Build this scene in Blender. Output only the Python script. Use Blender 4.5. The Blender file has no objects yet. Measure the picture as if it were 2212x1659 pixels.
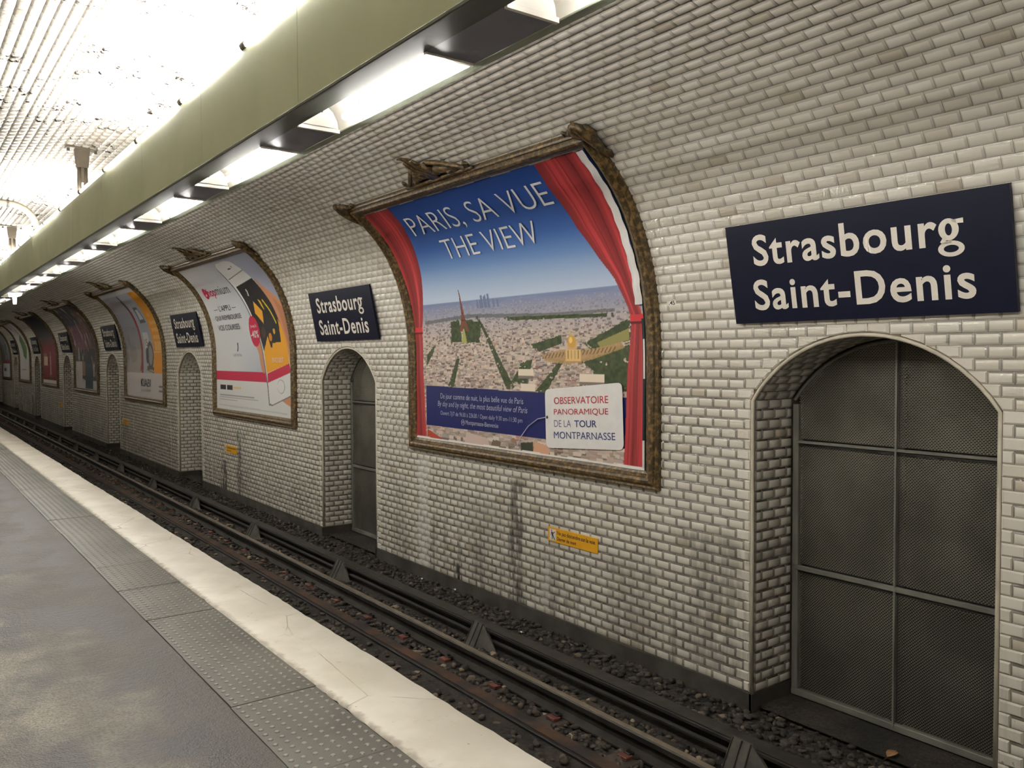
import bpy, bmesh, math, random
import numpy as np
from mathutils import Matrix, Vector

random.seed(7)
rng = np.random.default_rng(7)
SC = bpy.context.scene
COL = SC.collection

# ------------------------------------------------------------------ camera
H = 1.62                                   # eye height above the platform
def camera_setup():
    W, Hh, f, s, vp = 2212., 1659., 1800., -.004, (-235., 777.)
    Ki = np.linalg.inv(np.array([[f, 0, W/2], [0, f, Hh/2], [0, 0, 1]]))
    Y = Ki @ np.array([vp[0], vp[1], 1]); Y /= np.linalg.norm(Y)
    h = Ki @ np.array([vp[0]+1000, vp[1]+1000*s, 1])
    D = np.cross(Y, h); D /= np.linalg.norm(D)
    if D[1] < 0: D = -D
    U = -D
    X = np.cross(Y, U)
    R = np.stack([X, Y, U], 1)             # world -> camera (x right, y down, z forward)
    cd = bpy.data.cameras.new('camera'); co = bpy.data.objects.new('camera', cd); COL.objects.link(co)
    cd.sensor_fit = 'HORIZONTAL'; cd.sensor_width = 36; cd.lens = f/W*36; cd.clip_end = 200; cd.clip_start = .05
    m = Matrix((R[0], -R[1], -R[2])).transposed().to_4x4()
    m.translation = (0, 0, H)
    co.matrix_world = m
    SC.camera = co
    return R, f
CAM_R, CAM_F = camera_setup()

# ------------------------------------------------------------------ world, exposure, light levels
wd = bpy.data.worlds.new('world'); SC.world = wd; wd.use_nodes = True
wd.node_tree.nodes['Background'].inputs[0].default_value = (.05, .05, .05, 1)
wd.node_tree.nodes['Background'].inputs[1].default_value = .2
SC.view_settings.view_transform = 'Standard'
SC.view_settings.look = 'None'
SC.view_settings.gamma = 1
SC.view_settings.use_curve_mapping = False
SC.view_settings.exposure = 0.1
SC.cycles.use_denoising = True
SC.cycles.max_bounces = 6
SC.cycles.diffuse_bounces = 4
SC.cycles.glossy_bounces = 2
SC.cycles.use_adaptive_sampling = True
SC.cycles.adaptive_threshold = .1
SC.cycles.adaptive_min_samples = 16
SC.cycles.sample_clamp_indirect = 6
SC.cycles.use_light_tree = False
LOWER_TUBE = 190.0
UPPER_TUBE = 270.0

# ------------------------------------------------------------------ helpers
def lin(c):
    c = np.asarray(c, float)
    return np.where(c <= .04045, c/12.92, ((c+.055)/1.055)**2.4)
def rgb(r, g, b):
    return tuple(float(v) for v in lin(np.array([r, g, b])/255.))+(1.,)

def link(o, parent=None):
    COL.objects.link(o)
    if parent is not None: o.parent = parent
    return o
def tag(o, label=None, cat=None, group=None, kind=None):
    if label: o['label'] = label
    if cat: o['category'] = cat
    if group: o['group'] = group
    if kind: o['kind'] = kind
    return o
def empty(name, loc=(0, 0, 0)):
    o = bpy.data.objects.new(name, None); o.location = loc; o.empty_display_size = .1
    return link(o)
def smooth(me, on=True):
    me.polygons.foreach_set('use_smooth', [on]*len(me.polygons))
def mesh(name, verts, faces, mat, parent=None, shade=False, origin=None):
    """one mesh object; verts in world space, children keep world coordinates"""
    me = bpy.data.meshes.new(name)
    off = Vector((0, 0, 0))
    p = parent
    while p is not None:
        off += p.location; p = p.parent
    verts = [tuple(Vector(v)-off) for v in verts]
    me.from_pydata(verts, [], faces)
    if mat: me.materials.append(mat)
    if shade: smooth(me)
    me.update()
    return link(bpy.data.objects.new(name, me), parent)
class MB:
    def __init__(s): s.v = []; s.f = []
    def add(s, v, f):
        o = len(s.v); s.v += [tuple(map(float, p)) for p in v]; s.f += [tuple(i+o for i in q) for q in f]
        return s
    def box(s, x0, x1, y0, y1, z0, z1, bev=0.):
        if bev <= 0:
            v = [(x, y, z) for x in (x0, x1) for y in (y0, y1) for z in (z0, z1)]
            return s.add(v, [(0, 1, 3, 2), (4, 6, 7, 5), (0, 4, 5, 1), (2, 3, 7, 6), (0, 2, 6, 4), (1, 5, 7, 3)])
        bm = bmesh.new(); bmesh.ops.create_cube(bm, size=1)
        for q in bm.verts:
            q.co = Vector(((x0+x1)/2+q.co.x*(x1-x0), (y0+y1)/2+q.co.y*(y1-y0), (z0+z1)/2+q.co.z*(z1-z0)))
        bmesh.ops.bevel(bm, geom=bm.edges[:], offset=bev, segments=1, affect='EDGES')
        bm.verts.index_update()
        s.add([q.co[:] for q in bm.verts], [[w.index for w in q.verts] for q in bm.faces]); bm.free()
        return s
    def tube(s, pts, r, n=10, cap=True, rb=None):
        """sweep of an ellipse; r (across) and rb (other axis) numbers or lists"""
        P = [Vector(p) for p in pts]; N = len(P)
        rr = [r]*N if np.isscalar(r) else list(r)
        rq = rr if rb is None else ([rb]*N if np.isscalar(rb) else list(rb))
        t0 = (P[1]-P[0]).normalized()
        ref = Vector((0, 0, 1)) if abs(t0.z) < .9 else Vector((1, 0, 0))
        v = []; a = None
        for i in range(N):
            t = (P[min(i+1, N-1)]-P[max(i-1, 0)]).normalized()
            if a is None: a = t.cross(ref).normalized()
            a = (a-t*a.dot(t)).normalized(); b = t.cross(a)
            for k in range(n):
                w = 2*math.pi*k/n
                v.append(P[i]+a*(rr[i]*math.cos(w))+b*(rq[i]*math.sin(w)))
        f = [(i*n+k, i*n+(k+1) % n, (i+1)*n+(k+1) % n, (i+1)*n+k) for i in range(N-1) for k in range(n)]
        if cap: f += [tuple(range(n))[::-1], tuple(range((N-1)*n, N*n))]
        return s.add(v, f)
    def prism(s, poly, axis, a0, a1):
        """extrude a 2-D polygon along axis 'x','y' or 'z'"""
        n = len(poly)
        put = {'x': lambda p, a: (a, p[0], p[1]), 'y': lambda p, a: (p[0], a, p[1]), 'z': lambda p, a: (p[0], p[1], a)}[axis]
        v = [put(p, a0) for p in poly]+[put(p, a1) for p in poly]
        f = [tuple(range(n)), tuple(range(2*n-1, n-1, -1))]+[(i, i+n, (i+1) % n+n, (i+1) % n) for i in range(n)]
        return s.add(v, f)
    def blob(s, c, ax, n=8):
        """ellipsoid with axis vectors ax"""
        A = [Vector(a) for a in ax]; c = Vector(c); v = []; f = []
        m = n//2
        for i in range(m+1):
            th = math.pi*i/m
            for k in range(n):
                ph = 2*math.pi*k/n
                v.append(c+A[0]*(math.sin(th)*math.cos(ph))+A[1]*(math.sin(th)*math.sin(ph))+A[2]*math.cos(th))
        f = [(i*n+k, i*n+(k+1) % n, (i+1)*n+(k+1) % n, (i+1)*n+k) for i in range(m) for k in range(n)]
        return s.add(v, f)
    def build(s, name, mat, parent=None, shade=False):
        o = mesh(name, s.v, s.f, mat, parent, shade)
        bm = bmesh.new(); bm.from_mesh(o.data); bmesh.ops.recalc_face_normals(bm, faces=bm.faces[:]); bm.to_mesh(o.data); bm.free()
        return o

# ------------------------------------------------------------------ materials
class NT:
    def __init__(s, name):
        s.m = bpy.data.materials.new(name); s.m.use_nodes = True
        s.t = s.m.node_tree; s.n = s.t.nodes; s.p = s.n['Principled BSDF']; s.out = s.n['Material Output']
    def node(s, typ, ins=None, **kw):
        q = s.n.new(typ)
        for k, v in kw.items(): setattr(q, k, v)
        for k, v in (ins or {}).items(): s.put(q.inputs[k], v)
        return q
    def put(s, sock, v):
        if isinstance(v, bpy.types.NodeSocket): s.t.links.new(v, sock)
        else: sock.default_value = v
    def set(s, **kw):
        nm = dict(color='Base Color', rough='Roughness', metal='Metallic', normal='Normal', spec='Specular IOR Level',
                  emit='Emission Color', power='Emission Strength', coat='Coat Weight', coatr='Coat Roughness')
        for k, v in kw.items(): s.put(s.p.inputs[nm[k]], v)
        return s
    def math(s, op, a, b=None, c=None, clamp=False):
        q = s.n.new('ShaderNodeMath'); q.operation = op; q.use_clamp = clamp
        s.put(q.inputs[0], a)
        if b is not None: s.put(q.inputs[1], b)
        if c is not None: s.put(q.inputs[2], c)
        return q.outputs[0]
    def mix(s, f, a, b, typ='MIX'):
        q = s.n.new('ShaderNodeMix'); q.data_type = 'RGBA'; q.blend_type = typ
        s.put(q.inputs[0], f); s.put(q.inputs[6], a); s.put(q.inputs[7], b)
        return q.outputs[2]
    def step(s, x, a, b):
        return s.node('ShaderNodeMapRange', {0: x, 1: a, 2: b}, interpolation_type='SMOOTHSTEP').outputs[0]
    def pos(s):
        if not hasattr(s, '_g'):
            s._g = s.node('ShaderNodeNewGeometry'); s._x = s.node('ShaderNodeSeparateXYZ', {0: s._g.outputs['Position']}).outputs
            s._nn = s.node('ShaderNodeSeparateXYZ', {0: s._g.outputs['True Normal']}).outputs
        return s._g, s._x, s._nn
    def vec(s, x, y, z):
        return s.node('ShaderNodeCombineXYZ', {0: x, 1: y, 2: z}).outputs[0]
    def noise(s, scale, vec=None, detail=3, rough=.55, dist=0):
        q = s.node('ShaderNodeTexNoise', {'Scale': scale, 'Detail': detail, 'Roughness': rough, 'Distortion': dist})
        s.put(q.inputs['Vector'], vec if vec is not None else s.pos()[0].outputs['Position'])
        return q.outputs[0]
    def bump(s, h, strength=.3, dist=.01):
        s.set(normal=s.node('ShaderNodeBump', {'Height': h, 'Strength': strength, 'Distance': dist}).outputs[0]); return s

def plain(name, c, rough=.5, metal=0., var=.12, scale=8., bump=0., spec=.5):
    m = NT(name)
    n = m.noise(scale)
    c = np.array(c[:3])
    m.set(color=m.mix(m.step(n, .3, .7), tuple(c*(1-var))+(1,), tuple(np.minimum(c*(1+var), 1))+(1,)), rough=rough, metal=metal, spec=spec)
    if bump: m.bump(m.noise(scale*6), bump, .005)
    return m.m

def tile_material(name, chips=False):
    """cream bevelled glazed tile: piece-to-piece tint, dust and painted shading on the bevels, soot streaks, seep marks"""
    m = NT(name); g, x, n = m.pos()
    oi = m.node('ShaderNodeObjectInfo')
    r = m.math('FRACT', m.math('ADD', g.outputs['Random Per Island'], oi.outputs['Random']))
    col = m.mix(m.step(r, 0., 1.), rgb(209, 204, 192), rgb(220, 216, 206))
    col = m.mix(m.step(r, .95, .99), col, rgb(192, 184, 168))
    big = m.noise(.9, detail=2)
    col = m.mix(m.math('MULTIPLY', m.step(big, .5, .75), .22), col, rgb(168, 156, 140))
    # soot: vertical streaks that thicken towards the track
    sv = m.vec(m.math('MULTIPLY', x[1], 7.), 0., m.math('MULTIPLY', x[2], .55))
    streak = m.step(m.noise(1., sv, 3, .65), .50, .72)
    lowz = m.step(x[2], .75, -1.0)
    grime = m.math('MULTIPLY', streak, m.math('MULTIPLY', lowz, .7))
    spots = m.math('MULTIPLY', m.step(m.noise(34., detail=2), .68, .74), m.math('MULTIPLY', lowz, .7))
    grime = m.math('MAXIMUM', grime, spots)
    wob_n = m.math('SUBTRACT', m.noise(5., m.vec(0., m.math('MULTIPLY', x[1], .6), x[2]), 3), .5)
    fray = m.step(m.noise(1., m.vec(m.math('MULTIPLY', x[1], 16.), 0., m.math('MULTIPLY', x[2], 3.)), 2), .30, .58)
    def patch(y0, w, z0, z1, k):
        wob = m.math('MULTIPLY', wob_n, w*1.6)
        d = m.math('ABSOLUTE', m.math('SUBTRACT', m.math('ADD', x[1], wob), y0))
        a = m.step(d, w, w*.35)
        b = m.math('MULTIPLY', m.step(x[2], z1, z1-.12), m.step(x[2], z0, z0+.12))
        return m.math('MULTIPLY', m.math('MULTIPLY', a, b), m.math('MULTIPLY', fray, k))
    if not chips:
        for args in ((6.85, .17, -1.1, .42, .8), (7.96, .13, -1.1, -.66, 1.), (6.33, .16, -1.1, -.25, .5), (16.25, .2, -1.1, -.28, 1.), (15.38, .2, -1.1, .4, .85), (7.4, .5, -1.1, .2, .3), (5.2, .5, -1.1, -.1, .35),
                     (4.25, .42, -.9, .3, .45), (24.98, .08, -.7, -.2, .8), (9.3, .25, -1.1, .1, .3), (31.2, .3, -1.1, .0, .8), (43.5, .8, -1.1, .1, .9), (47.5, .5, -1.1, .3, .9)):
            grime = m.math('MAXIMUM', grime, patch(*args))
    # dust and soot in the joints, plus bevel shading painted into the colour
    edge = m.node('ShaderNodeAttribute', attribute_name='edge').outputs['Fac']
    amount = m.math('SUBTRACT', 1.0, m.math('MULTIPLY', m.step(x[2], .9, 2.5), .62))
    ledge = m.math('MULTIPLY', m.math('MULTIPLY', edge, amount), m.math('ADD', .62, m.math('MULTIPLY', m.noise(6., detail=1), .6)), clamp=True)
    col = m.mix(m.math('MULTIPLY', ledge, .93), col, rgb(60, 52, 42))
    col = m.mix(grime, col, rgb(52, 48, 42))
    if not chips:
        lime = None
        for args in ((8.72, .17, -1.1, .47, .9), (6.36, .09, -1.1, -.3, .6), (20.1, .05, -1.1, .5, .6), (17.05, .04, -1.1, .5, .6), (27.6, .06, -1., 1., .5)):
            q = patch(*args); lime = q if lime is None else m.math('MAXIMUM', lime, q)
        col = m.mix(lime, col, rgb(208, 206, 200))
    else:
        ch = m.math('MULTIPLY', m.step(m.noise(6.5, detail=5, rough=.75), m.math('ADD', .575, m.step(x[0], 2.3, 2.8)), m.math('ADD', .605, m.step(x[0], 2.3, 2.8))), m.step(m.noise(.9, detail=2), .40, .52))
        col = m.mix(ch, col, rgb(40, 29, 22))
    m.set(color=col, rough=m.math('ADD', .22, m.math('MULTIPLY', grime, .5)), spec=.5)
    return m.m

M = {}
M['tile'] = tile_material('cream_glazed_tile')
M['tile_ceiling'] = tile_material('ceiling_glazed_tile', True)
M['mortar'] = plain('mortar', rgb(104, 94, 80), .9, var=.3, scale=5)
M['trim'] = plain('bullnose_glaze', rgb(198, 191, 174), .3, var=.15, scale=6)
M['plinth'] = plain('sooty_plinth', rgb(60, 57, 52), .85, var=.35, scale=4, bump=.3)
M['void'] = plain('recess_shade', rgb(26, 25, 23), .9)
M['bronze'] = (lambda m: (m.set(color=m.mix(m.step(m.noise(26., detail=4), .42, .68), rgb(62, 50, 31), rgb(134, 108, 66)), rough=.3, spec=.6).bump(m.noise(60., detail=2), .35, .004), m.m)[1])(NT('brown_glazed_moulding'))
M['backing'] = plain('dark_green_board', rgb(24, 40, 36), .5)
M['navy'] = plain('navy_enamel', rgb(14, 19, 40), .3, var=.05, spec=.22)
M['white'] = plain('sign_white', rgb(222, 216, 204), .35, var=.04)
M['yellow'] = plain('yellow_plate', rgb(226, 166, 40), .4, var=.05)
M['dark'] = plain('leaf_rib', rgb(58, 44, 18), .5)
M['ink'] = plain('print_black', rgb(48, 46, 50), .5)
M['pwhite'] = plain('print_white', rgb(226, 224, 222), .5, var=.03)
M['pred'] = plain('print_red', rgb(178, 34, 54), .5)
M['pnavy'] = plain('print_navy', rgb(36, 52, 112), .5)
M['ppink'] = plain('print_crimson', rgb(190, 36, 78), .5)
M['pblue'] = plain('print_pale', rgb(186, 190, 208), .5)
M['gate'] = plain('grey_gate_paint', rgb(112, 112, 104), .5, var=.2, scale=3)
M['gate_mesh'] = plain('dusty_mesh_metal', rgb(122, 119, 108), .55, var=.25, scale=2)
M['steel'] = (lambda m: (m.set(color=m.mix(m.step(m.noise(9.), .35, .7), rgb(36, 34, 31), rgb(54, 50, 45)), rough=.55, metal=.1), m.m)[1])(NT('rail_steel'))
M['shiny'] = plain('polished_rail_head', rgb(124, 114, 98), .4, metal=.4, var=.15)
M['third'] = plain('sooty_steel', rgb(34, 32, 29), .7, metal=.1, var=.25, scale=5)
M['black'] = plain('black_iron', rgb(22, 21, 20), .55)
M['rust'] = (lambda m: (m.set(color=m.mix(m.step(m.noise(3., detail=5), .38, .62), rgb(38, 32, 28), rgb(72, 50, 34)), rough=.9).bump(m.noise(40.), .4, .01), m.m)[1])(NT('rusty_beam'))
M['sleeper'] = plain('oiled_sleeper', rgb(56, 48, 42), .75, var=.3, scale=6, bump=.3)
M['clip'] = plain('red_clip', rgb(104, 58, 48), .6, var=.2)
M['bracket'] = plain('galvanised_bracket', rgb(66, 64, 58), .55, var=.3, scale=14)
M['green'] = (lambda m: (m.set(color=m.mix(m.step(m.noise(1.6, detail=3), .35, .7), rgb(180, 185, 150), rgb(190, 194, 160)), rough=.38), m.m)[1])(NT('sage_green_paint'))
M['soffit'] = plain('slate_grey_soffit', rgb(124, 124, 137), .5, var=.06, scale=2)
M['soffit_edge'] = plain('green_grey_edge', rgb(140, 146, 128), .5, var=.08, scale=3)
M['soffit_lip'] = plain('dark_green_lip', rgb(78, 81, 71), .55, var=.08, scale=3)
M['reflector'] = plain('white_reflector', rgb(238, 234, 224), .4, var=.02)
M['hanger'] = plain('painted_hanger', rgb(104, 96, 82), .5, var=.12)
M['conduit'] = plain('cream_conduit', rgb(170, 160, 138), .45, var=.08)
M['cap'] = plain('grey_lamp_cap', rgb(96, 90, 84), .5)
M['leafc'] = plain('dry_leaf', rgb(150, 112, 74), .8, var=.25, scale=40)
M['skirt'] = plain('platform_face', rgb(70, 66, 60), .9, var=.3, scale=4)
def emit_mat(name, col, power):
    m = NT(name); m.set(color=(.9, .9, .9, 1), emit=col, power=power)
    m.m.cycles.emission_sampling = 'FRONT'
    return m.m
M['tube'] = emit_mat('lit_tube', (1, .965, .905, 1), LOWER_TUBE)
M['tube_top'] = emit_mat('lit_upper_tube', (1, .965, .905, 1), UPPER_TUBE)
M['tube_dim'] = emit_mat('dimmed_upper_tube', (1, .95, .88, 1), UPPER_TUBE*.12)  # weakened by the hangers so the vault there stays grey
M['tube_off'] = emit_mat('worn_out_tube', (1, .95, .86, 1), LOWER_TUBE*.22)
M['lantern'] = emit_mat('lit_lantern', (1, .95, .84, 1), 6.)

def asphalt():
    m = NT('platform_asphalt'); g, x, n = m.pos()
    a = m.noise(.9, detail=5, rough=.62); b = m.noise(3.4, detail=5, rough=.65)
    floor_glare = m.step(m.math('ADD', x[0], m.math('MULTIPLY', m.math('SUBTRACT', a, .5), 2.6)), .95, .2)
    col = m.mix(floor_glare, rgb(74, 70, 65), rgb(134, 128, 117))  # lamp glare painted as a paler tone, away from the platform edge
    col = m.mix(m.math('MULTIPLY', m.step(b, .46, .60), .6), col, rgb(88, 83, 76))
    damp = m.math('MULTIPLY', m.step(m.noise(1.5, m.vec(m.math('MULTIPLY', x[0], 1.4), x[1], 0.), 4), .42, .58), m.step(m.math('ABSOLUTE', m.math('SUBTRACT', x[0], .72)), .62, .25))
    col = m.mix(m.math('MULTIPLY', damp, .85), col, rgb(28, 26, 29))
    fine = m.noise(70., detail=4, rough=.7)
    col = m.mix(m.math('MULTIPLY', m.step(fine, .42, .62), .55), col, rgb(40, 38, 36))
    m.set(color=col, rough=m.math('SUBTRACT', .56, m.math('MULTIPLY', damp, .14)), spec=.32)
    m.bump(m.math('ADD', m.noise(110., detail=2), m.math('MULTIPLY', m.noise(32., detail=2), 1.2)), .6, .006)
    return m.m
M['asphalt'] = asphalt()
def edge_paint():
    m = NT('white_edge_paint'); g, x, n = m.pos()
    col = m.mix(m.step(m.noise(2.2, detail=4), .35, .7), rgb(204, 197, 182), rgb(224, 218, 205))
    col = m.mix(m.math('MULTIPLY', m.step(m.noise(9., detail=5, rough=.7), .60, .72), .55), col, rgb(176, 160, 138))
    col = m.mix(m.math('MULTIPLY', m.step(m.noise(26., detail=3), .70, .74), .7), col, rgb(140, 122, 102))
    v = m.node('ShaderNodeTexVoronoi', {'Vector': m.vec(m.math('MULTIPLY', x[0], 1.4), m.math('MULTIPLY', x[1], .9), 0.), 'Scale': 1.3}, feature='DISTANCE_TO_EDGE')
    crack = m.math('MULTIPLY', m.step(v.outputs['Distance'], .008, .002), m.step(m.noise(1.3), .5, .6))
    col = m.mix(m.math('MULTIPLY', crack, .6), col, rgb(120, 104, 84))
    inner = m.math('MULTIPLY', m.step(m.math('ADD', x[0], m.math('MULTIPLY', m.noise(14., detail=4), .09)), 1.735, 1.69), .75)
    col = m.mix(inner, col, rgb(134, 122, 104))
    m.set(color=col, rough=.45).bump(m.noise(30., detail=4), .25, .006)
    return m.m
M['edge'] = edge_paint()
def tactile_mat():
    m = NT('grey_tactile_rubber'); g, x, n = m.pos()
    col = m.mix(m.step(m.noise(1.7, detail=4), .35, .68), rgb(78, 77, 72), rgb(98, 96, 90))
    oi = m.node('ShaderNodeObjectInfo')
    col = m.mix(m.math('MULTIPLY', oi.outputs['Random'], .35), col, rgb(74, 70, 63))
    tc = m.node('ShaderNodeSeparateXYZ', {0: m.node('ShaderNodeTexCoord').outputs['Object']}).outputs
    top = m.step(tc[2], .0058, .0085)
    col = m.mix(m.math('MULTIPLY', top, .75), col, rgb(150, 147, 138))  # highlights painted into the dome tops
    m.set(color=col, rough=.36)
    return m.m
M['tactile'] = tactile_mat()
def ballast_mat():
    m = NT('sooty_ballast'); g, x, n = m.pos()
    r = g.outputs['Random Per Island']
    col = m.mix(m.step(r, 0., .8), rgb(30, 28, 25), rgb(80, 71, 62))
    col = m.mix(m.step(r, .93, .99), col, rgb(152, 136, 112))
    far = m.step(x[0], 4.45, 4.62)
    col = m.mix(m.math('MULTIPLY', far, .55), col, rgb(42, 40, 37))
    m.set(color=col, rough=.85)
    return m.m
M['ballast'] = ballast_mat()
M['bed'] = (lambda m: (m.set(color=m.mix(m.step(m.noise(2.5, detail=5), .35, .65), rgb(28, 26, 24), rgb(50, 44, 38)), rough=.95).bump(m.noise(28., detail=4), .8, .03), m.m)[1])(NT('dark_track_bed'))
def print_mat():
    m = NT('printed_paper')
    a = m.node('ShaderNodeAttribute', attribute_name='print')
    m.set(color=a.outputs['Color'], rough=.45, spec=.35)
    return m.m
M['print'] = print_mat()

# ------------------------------------------------------------------ vault profile
PTS = [(5.15, -2.75), (5.15, -2.0), (5.15, -1.2), (5.15, -.5), (5.15, .0), (5.15, .15), (5.131, .385), (5.068, .714), (4.987, .957), (4.869, 1.205), (4.765, 1.36),
       (4.653, 1.485), (4.55, 1.585), (4.42, 1.70), (4.22, 1.832), (4.0, 1.925), (3.75, 1.998), (3.4, 2.07), (3.0, 2.14), (2.4, 2.235), (1.7, 2.31), (.9, 2.34)]
def make_profile():
    P = np.array(PTS+[(1.8-x, z) for x, z in reversed(PTS[:-1])], float)
    d = np.r_[0, np.cumsum(np.hypot(*np.diff(P, axis=0).T))]
    S = np.linspace(0, d[-1], 4001)
    Q = np.c_[np.interp(S, d, P[:, 0]), np.interp(S, d, P[:, 1])]
    k = np.exp(-.5*(np.arange(-120, 121)*S[1]/.10)**2); k /= k.sum()
    pad = np.pad(Q, ((120, 120), (0, 0)), mode='reflect', reflect_type='odd')
    Q = np.c_[np.convolve(pad[:, 0], k, 'valid'), np.convolve(pad[:, 1], k, 'valid')]
    d = np.r_[0, np.cumsum(np.hypot(*np.diff(Q, axis=0).T))]
    return d, Q+np.array([0, H])
SD, SQ = make_profile()
S_END = float(SD[-1])
def prof(s):
    """point, tangent (up the wall), normal (into the room) at arc length s"""
    s = np.asarray(s, float)
    x = np.interp(s, SD, SQ[:, 0]); z = np.interp(s, SD, SQ[:, 1]); e = .03
    tx = np.interp(s+e, SD, SQ[:, 0])-np.interp(s-e, SD, SQ[:, 0]); tz = np.interp(s+e, SD, SQ[:, 1])-np.interp(s-e, SD, SQ[:, 1])
    L = np.hypot(tx, tz); tx, tz = tx/L, tz/L
    return x, z, tx, tz, -tz, tx
def on_wall(Y, s, off=0.):
    x, z, tx, tz, nx, nz = prof(s)
    return (float(x+nx*off), float(Y), float(z+nz*off))
S_BASE = 1.13-.92                           # bottom of the tiles (z = -0.92)
S_SPLIT = 5.02                              # wall below, ceiling above
Y0, Y1 = -4.0, 62.0
WALLX = 5.15
NICHES = [3.045+7.765*k for k in range(-1, 8)]
NHW, NSPR, NTOP = .86, 1.29, 1.755          # half width, spring and crown of the recess arches
NR = (NHW**2+(NTOP-NSPR)**2)/(2*(NTOP-NSPR)); NZC = NTOP-NR
NDEP = {}
for k, y in enumerate(NICHES): NDEP[y] = .95 if k in (0, 1, 2, 6) else .46
PERIOD = 7.78
def arch_z(dy): return NZC+math.sqrt(max(NR*NR-dy*dy, 0))
ARCH = [(-NHW+2*NHW*i/28) for i in range(29)]

# ------------------------------------------------------------------ structure
def strip(name, ss, y0, y1, mat, ny=1, parent=None):
    v = []; f = []
    for s in ss:
        for j in range(ny+1):
            v.append(on_wall(y0+(y1-y0)*j/ny, s))
    for i in range(len(ss)-1):
        for j in range(ny):
            a = i*(ny+1)+j
            f.append((a, a+1, a+ny+2, a+ny+1))
    return v, f
mb = MB()
ztop = 1.80; s_top = ztop+1.13
cuts = [Y0]
for y in NICHES: cuts += [y-NHW, y+NHW]
cuts += [Y1]
for i in range(0, len(cuts), 2):            # piers between the recesses
    a, b = cuts[i], cuts[i+1]
    mb.add([(WALLX, a, -1.12), (WALLX, b, -1.12), (WALLX, b, ztop), (WALLX, a, ztop)], [(0, 1, 2, 3)])
for y in NICHES:                            # spandrels and the lining of each recess
    A = [(y+d, arch_z(d)) for d in ARCH]
    for p, q in zip(A[:-1], A[1:]):
        mb.add([(WALLX, p[0], p[1]), (WALLX, q[0], q[1]), (WALLX, q[0], ztop), (WALLX, p[0], ztop)], [(0, 1, 2, 3)])
    d = NDEP[y]
    ring = [(y-NHW, -1.12)]+A+[(y+NHW, -1.12)]
    for p, q in zip(ring[:-1], ring[1:]):
        mb.add([(WALLX, *p), (WALLX, *q), (WALLX+d, *q), (WALLX+d, *p)], [(0, 1, 2, 3)])
    mb.add([(WALLX+d, *p) for p in ring], [tuple(range(len(ring)))])
v, f = strip('', np.linspace(s_top, S_SPLIT, 46), Y0, Y1, None); mb.add(v, f)
wall_right = tag(mesh('wall_right', mb.v, mb.f, M['mortar']), kind='structure', label='curved cream tiled wall behind the track')
v, f = strip('', np.linspace(S_SPLIT, S_END-S_SPLIT, 60), Y0, Y1, None)
ceiling = tag(mesh('ceiling', v, f, M['mortar']), kind='structure', label='low white tiled vault above the platform')
v, f = strip('', np.linspace(S_END-S_SPLIT, S_END, 60), Y0, Y1, None)
tag(mesh('wall_left', v, f, M['trim']), kind='structure', label='tiled wall behind the platform')
XL = float(SQ[-1, 0])
for nm, yy in (('wall_back', Y1), ('wall_front', Y0)):
    ss = np.linspace(0, S_END, 80)
    v = [on_wall(yy, s) for s in ss]
    mesh(nm, v, [tuple(range(len(v)))], M['plinth'] if nm == 'wall_back' else M['trim'])['kind'] = 'structure'

# -- tiles
TW, TH, TBEV, TDEP = .150, .0765, .0115, .0110
class Tiles:
    def __init__(s): s.c = []; s.u = []; s.v = []; s.n = []; s.w = []; s.h = []
    def add(s, c, u, v, n, w=TW-.002, h=TH-.002):
        s.c.append(c); s.u.append(u); s.v.append(v); s.n.append(n); s.w.append(w); s.h.append(h)
def tile_mesh_arrays(c, u, v, n, w, h):
    c, u, v, n = (np.asarray(q, float) for q in (c, u, v, n)); w = np.asarray(w, float)[:, None]; h = np.asarray(h, float)[:, None]
    N = len(c); V = np.empty((N, 8, 3))
    for i, (a, b) in enumerate(((-1, -1), (1, -1), (1, 1), (-1, 1))):
        V[:, i] = c+u*(a*w/2)+v*(b*h/2)+n*.0005
        V[:, i+4] = c+u*(a*(w/2-TBEV))+v*(b*(h/2-TBEV))+n*TDEP
    F = np.array([(4, 5, 6, 7), (0, 1, 5, 4), (1, 2, 6, 5), (2, 3, 7, 6), (3, 0, 4, 7)])
    F = (np.arange(N)[:, None, None]*8+F[None]).reshape(-1, 4)
    return V.reshape(-1, 3), F
def quad_mesh(name, V, F, mat, parent):
    me = bpy.data.meshes.new(name)
    me.vertices.add(len(V)); me.vertices.foreach_set('co', np.ascontiguousarray(V, dtype=np.float32).ravel())
    me.loops.add(F.size); me.loops.foreach_set('vertex_index', np.ascontiguousarray(F, dtype=np.int32).ravel())
    me.polygons.add(len(F)); me.polygons.foreach_set('loop_start', np.arange(0, F.size, F.shape[1], dtype=np.int32))
    me.polygons.foreach_set('loop_total', np.full(len(F), F.shape[1], dtype=np.int32))
    me.update(calc_edges=True); me.validate()
    if mat: me.materials.append(mat)
    return link(bpy.data.objects.new(name, me), parent)
def edge_dirt_shade(o):
    """joint dirt and painted bevel shading: none on the face, most on the upper bevel"""
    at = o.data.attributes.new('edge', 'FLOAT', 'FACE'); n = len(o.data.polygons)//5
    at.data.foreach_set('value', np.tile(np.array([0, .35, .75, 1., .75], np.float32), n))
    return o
def clip_half(poly, px, py, nx, ny):
    out = []
    for i in range(len(poly)):
        a, b = poly[i], poly[(i+1) % len(poly)]
        da = (a[0]-px)*nx+(a[1]-py)*ny; db = (b[0]-px)*nx+(b[1]-py)*ny
        if da >= 0: out.append(a)
        if (da >= 0) != (db >= 0):
            t = da/(da-db); out.append((a[0]+(b[0]-a[0])*t, a[1]+(b[1]-a[1])*t))
    return out
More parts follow.
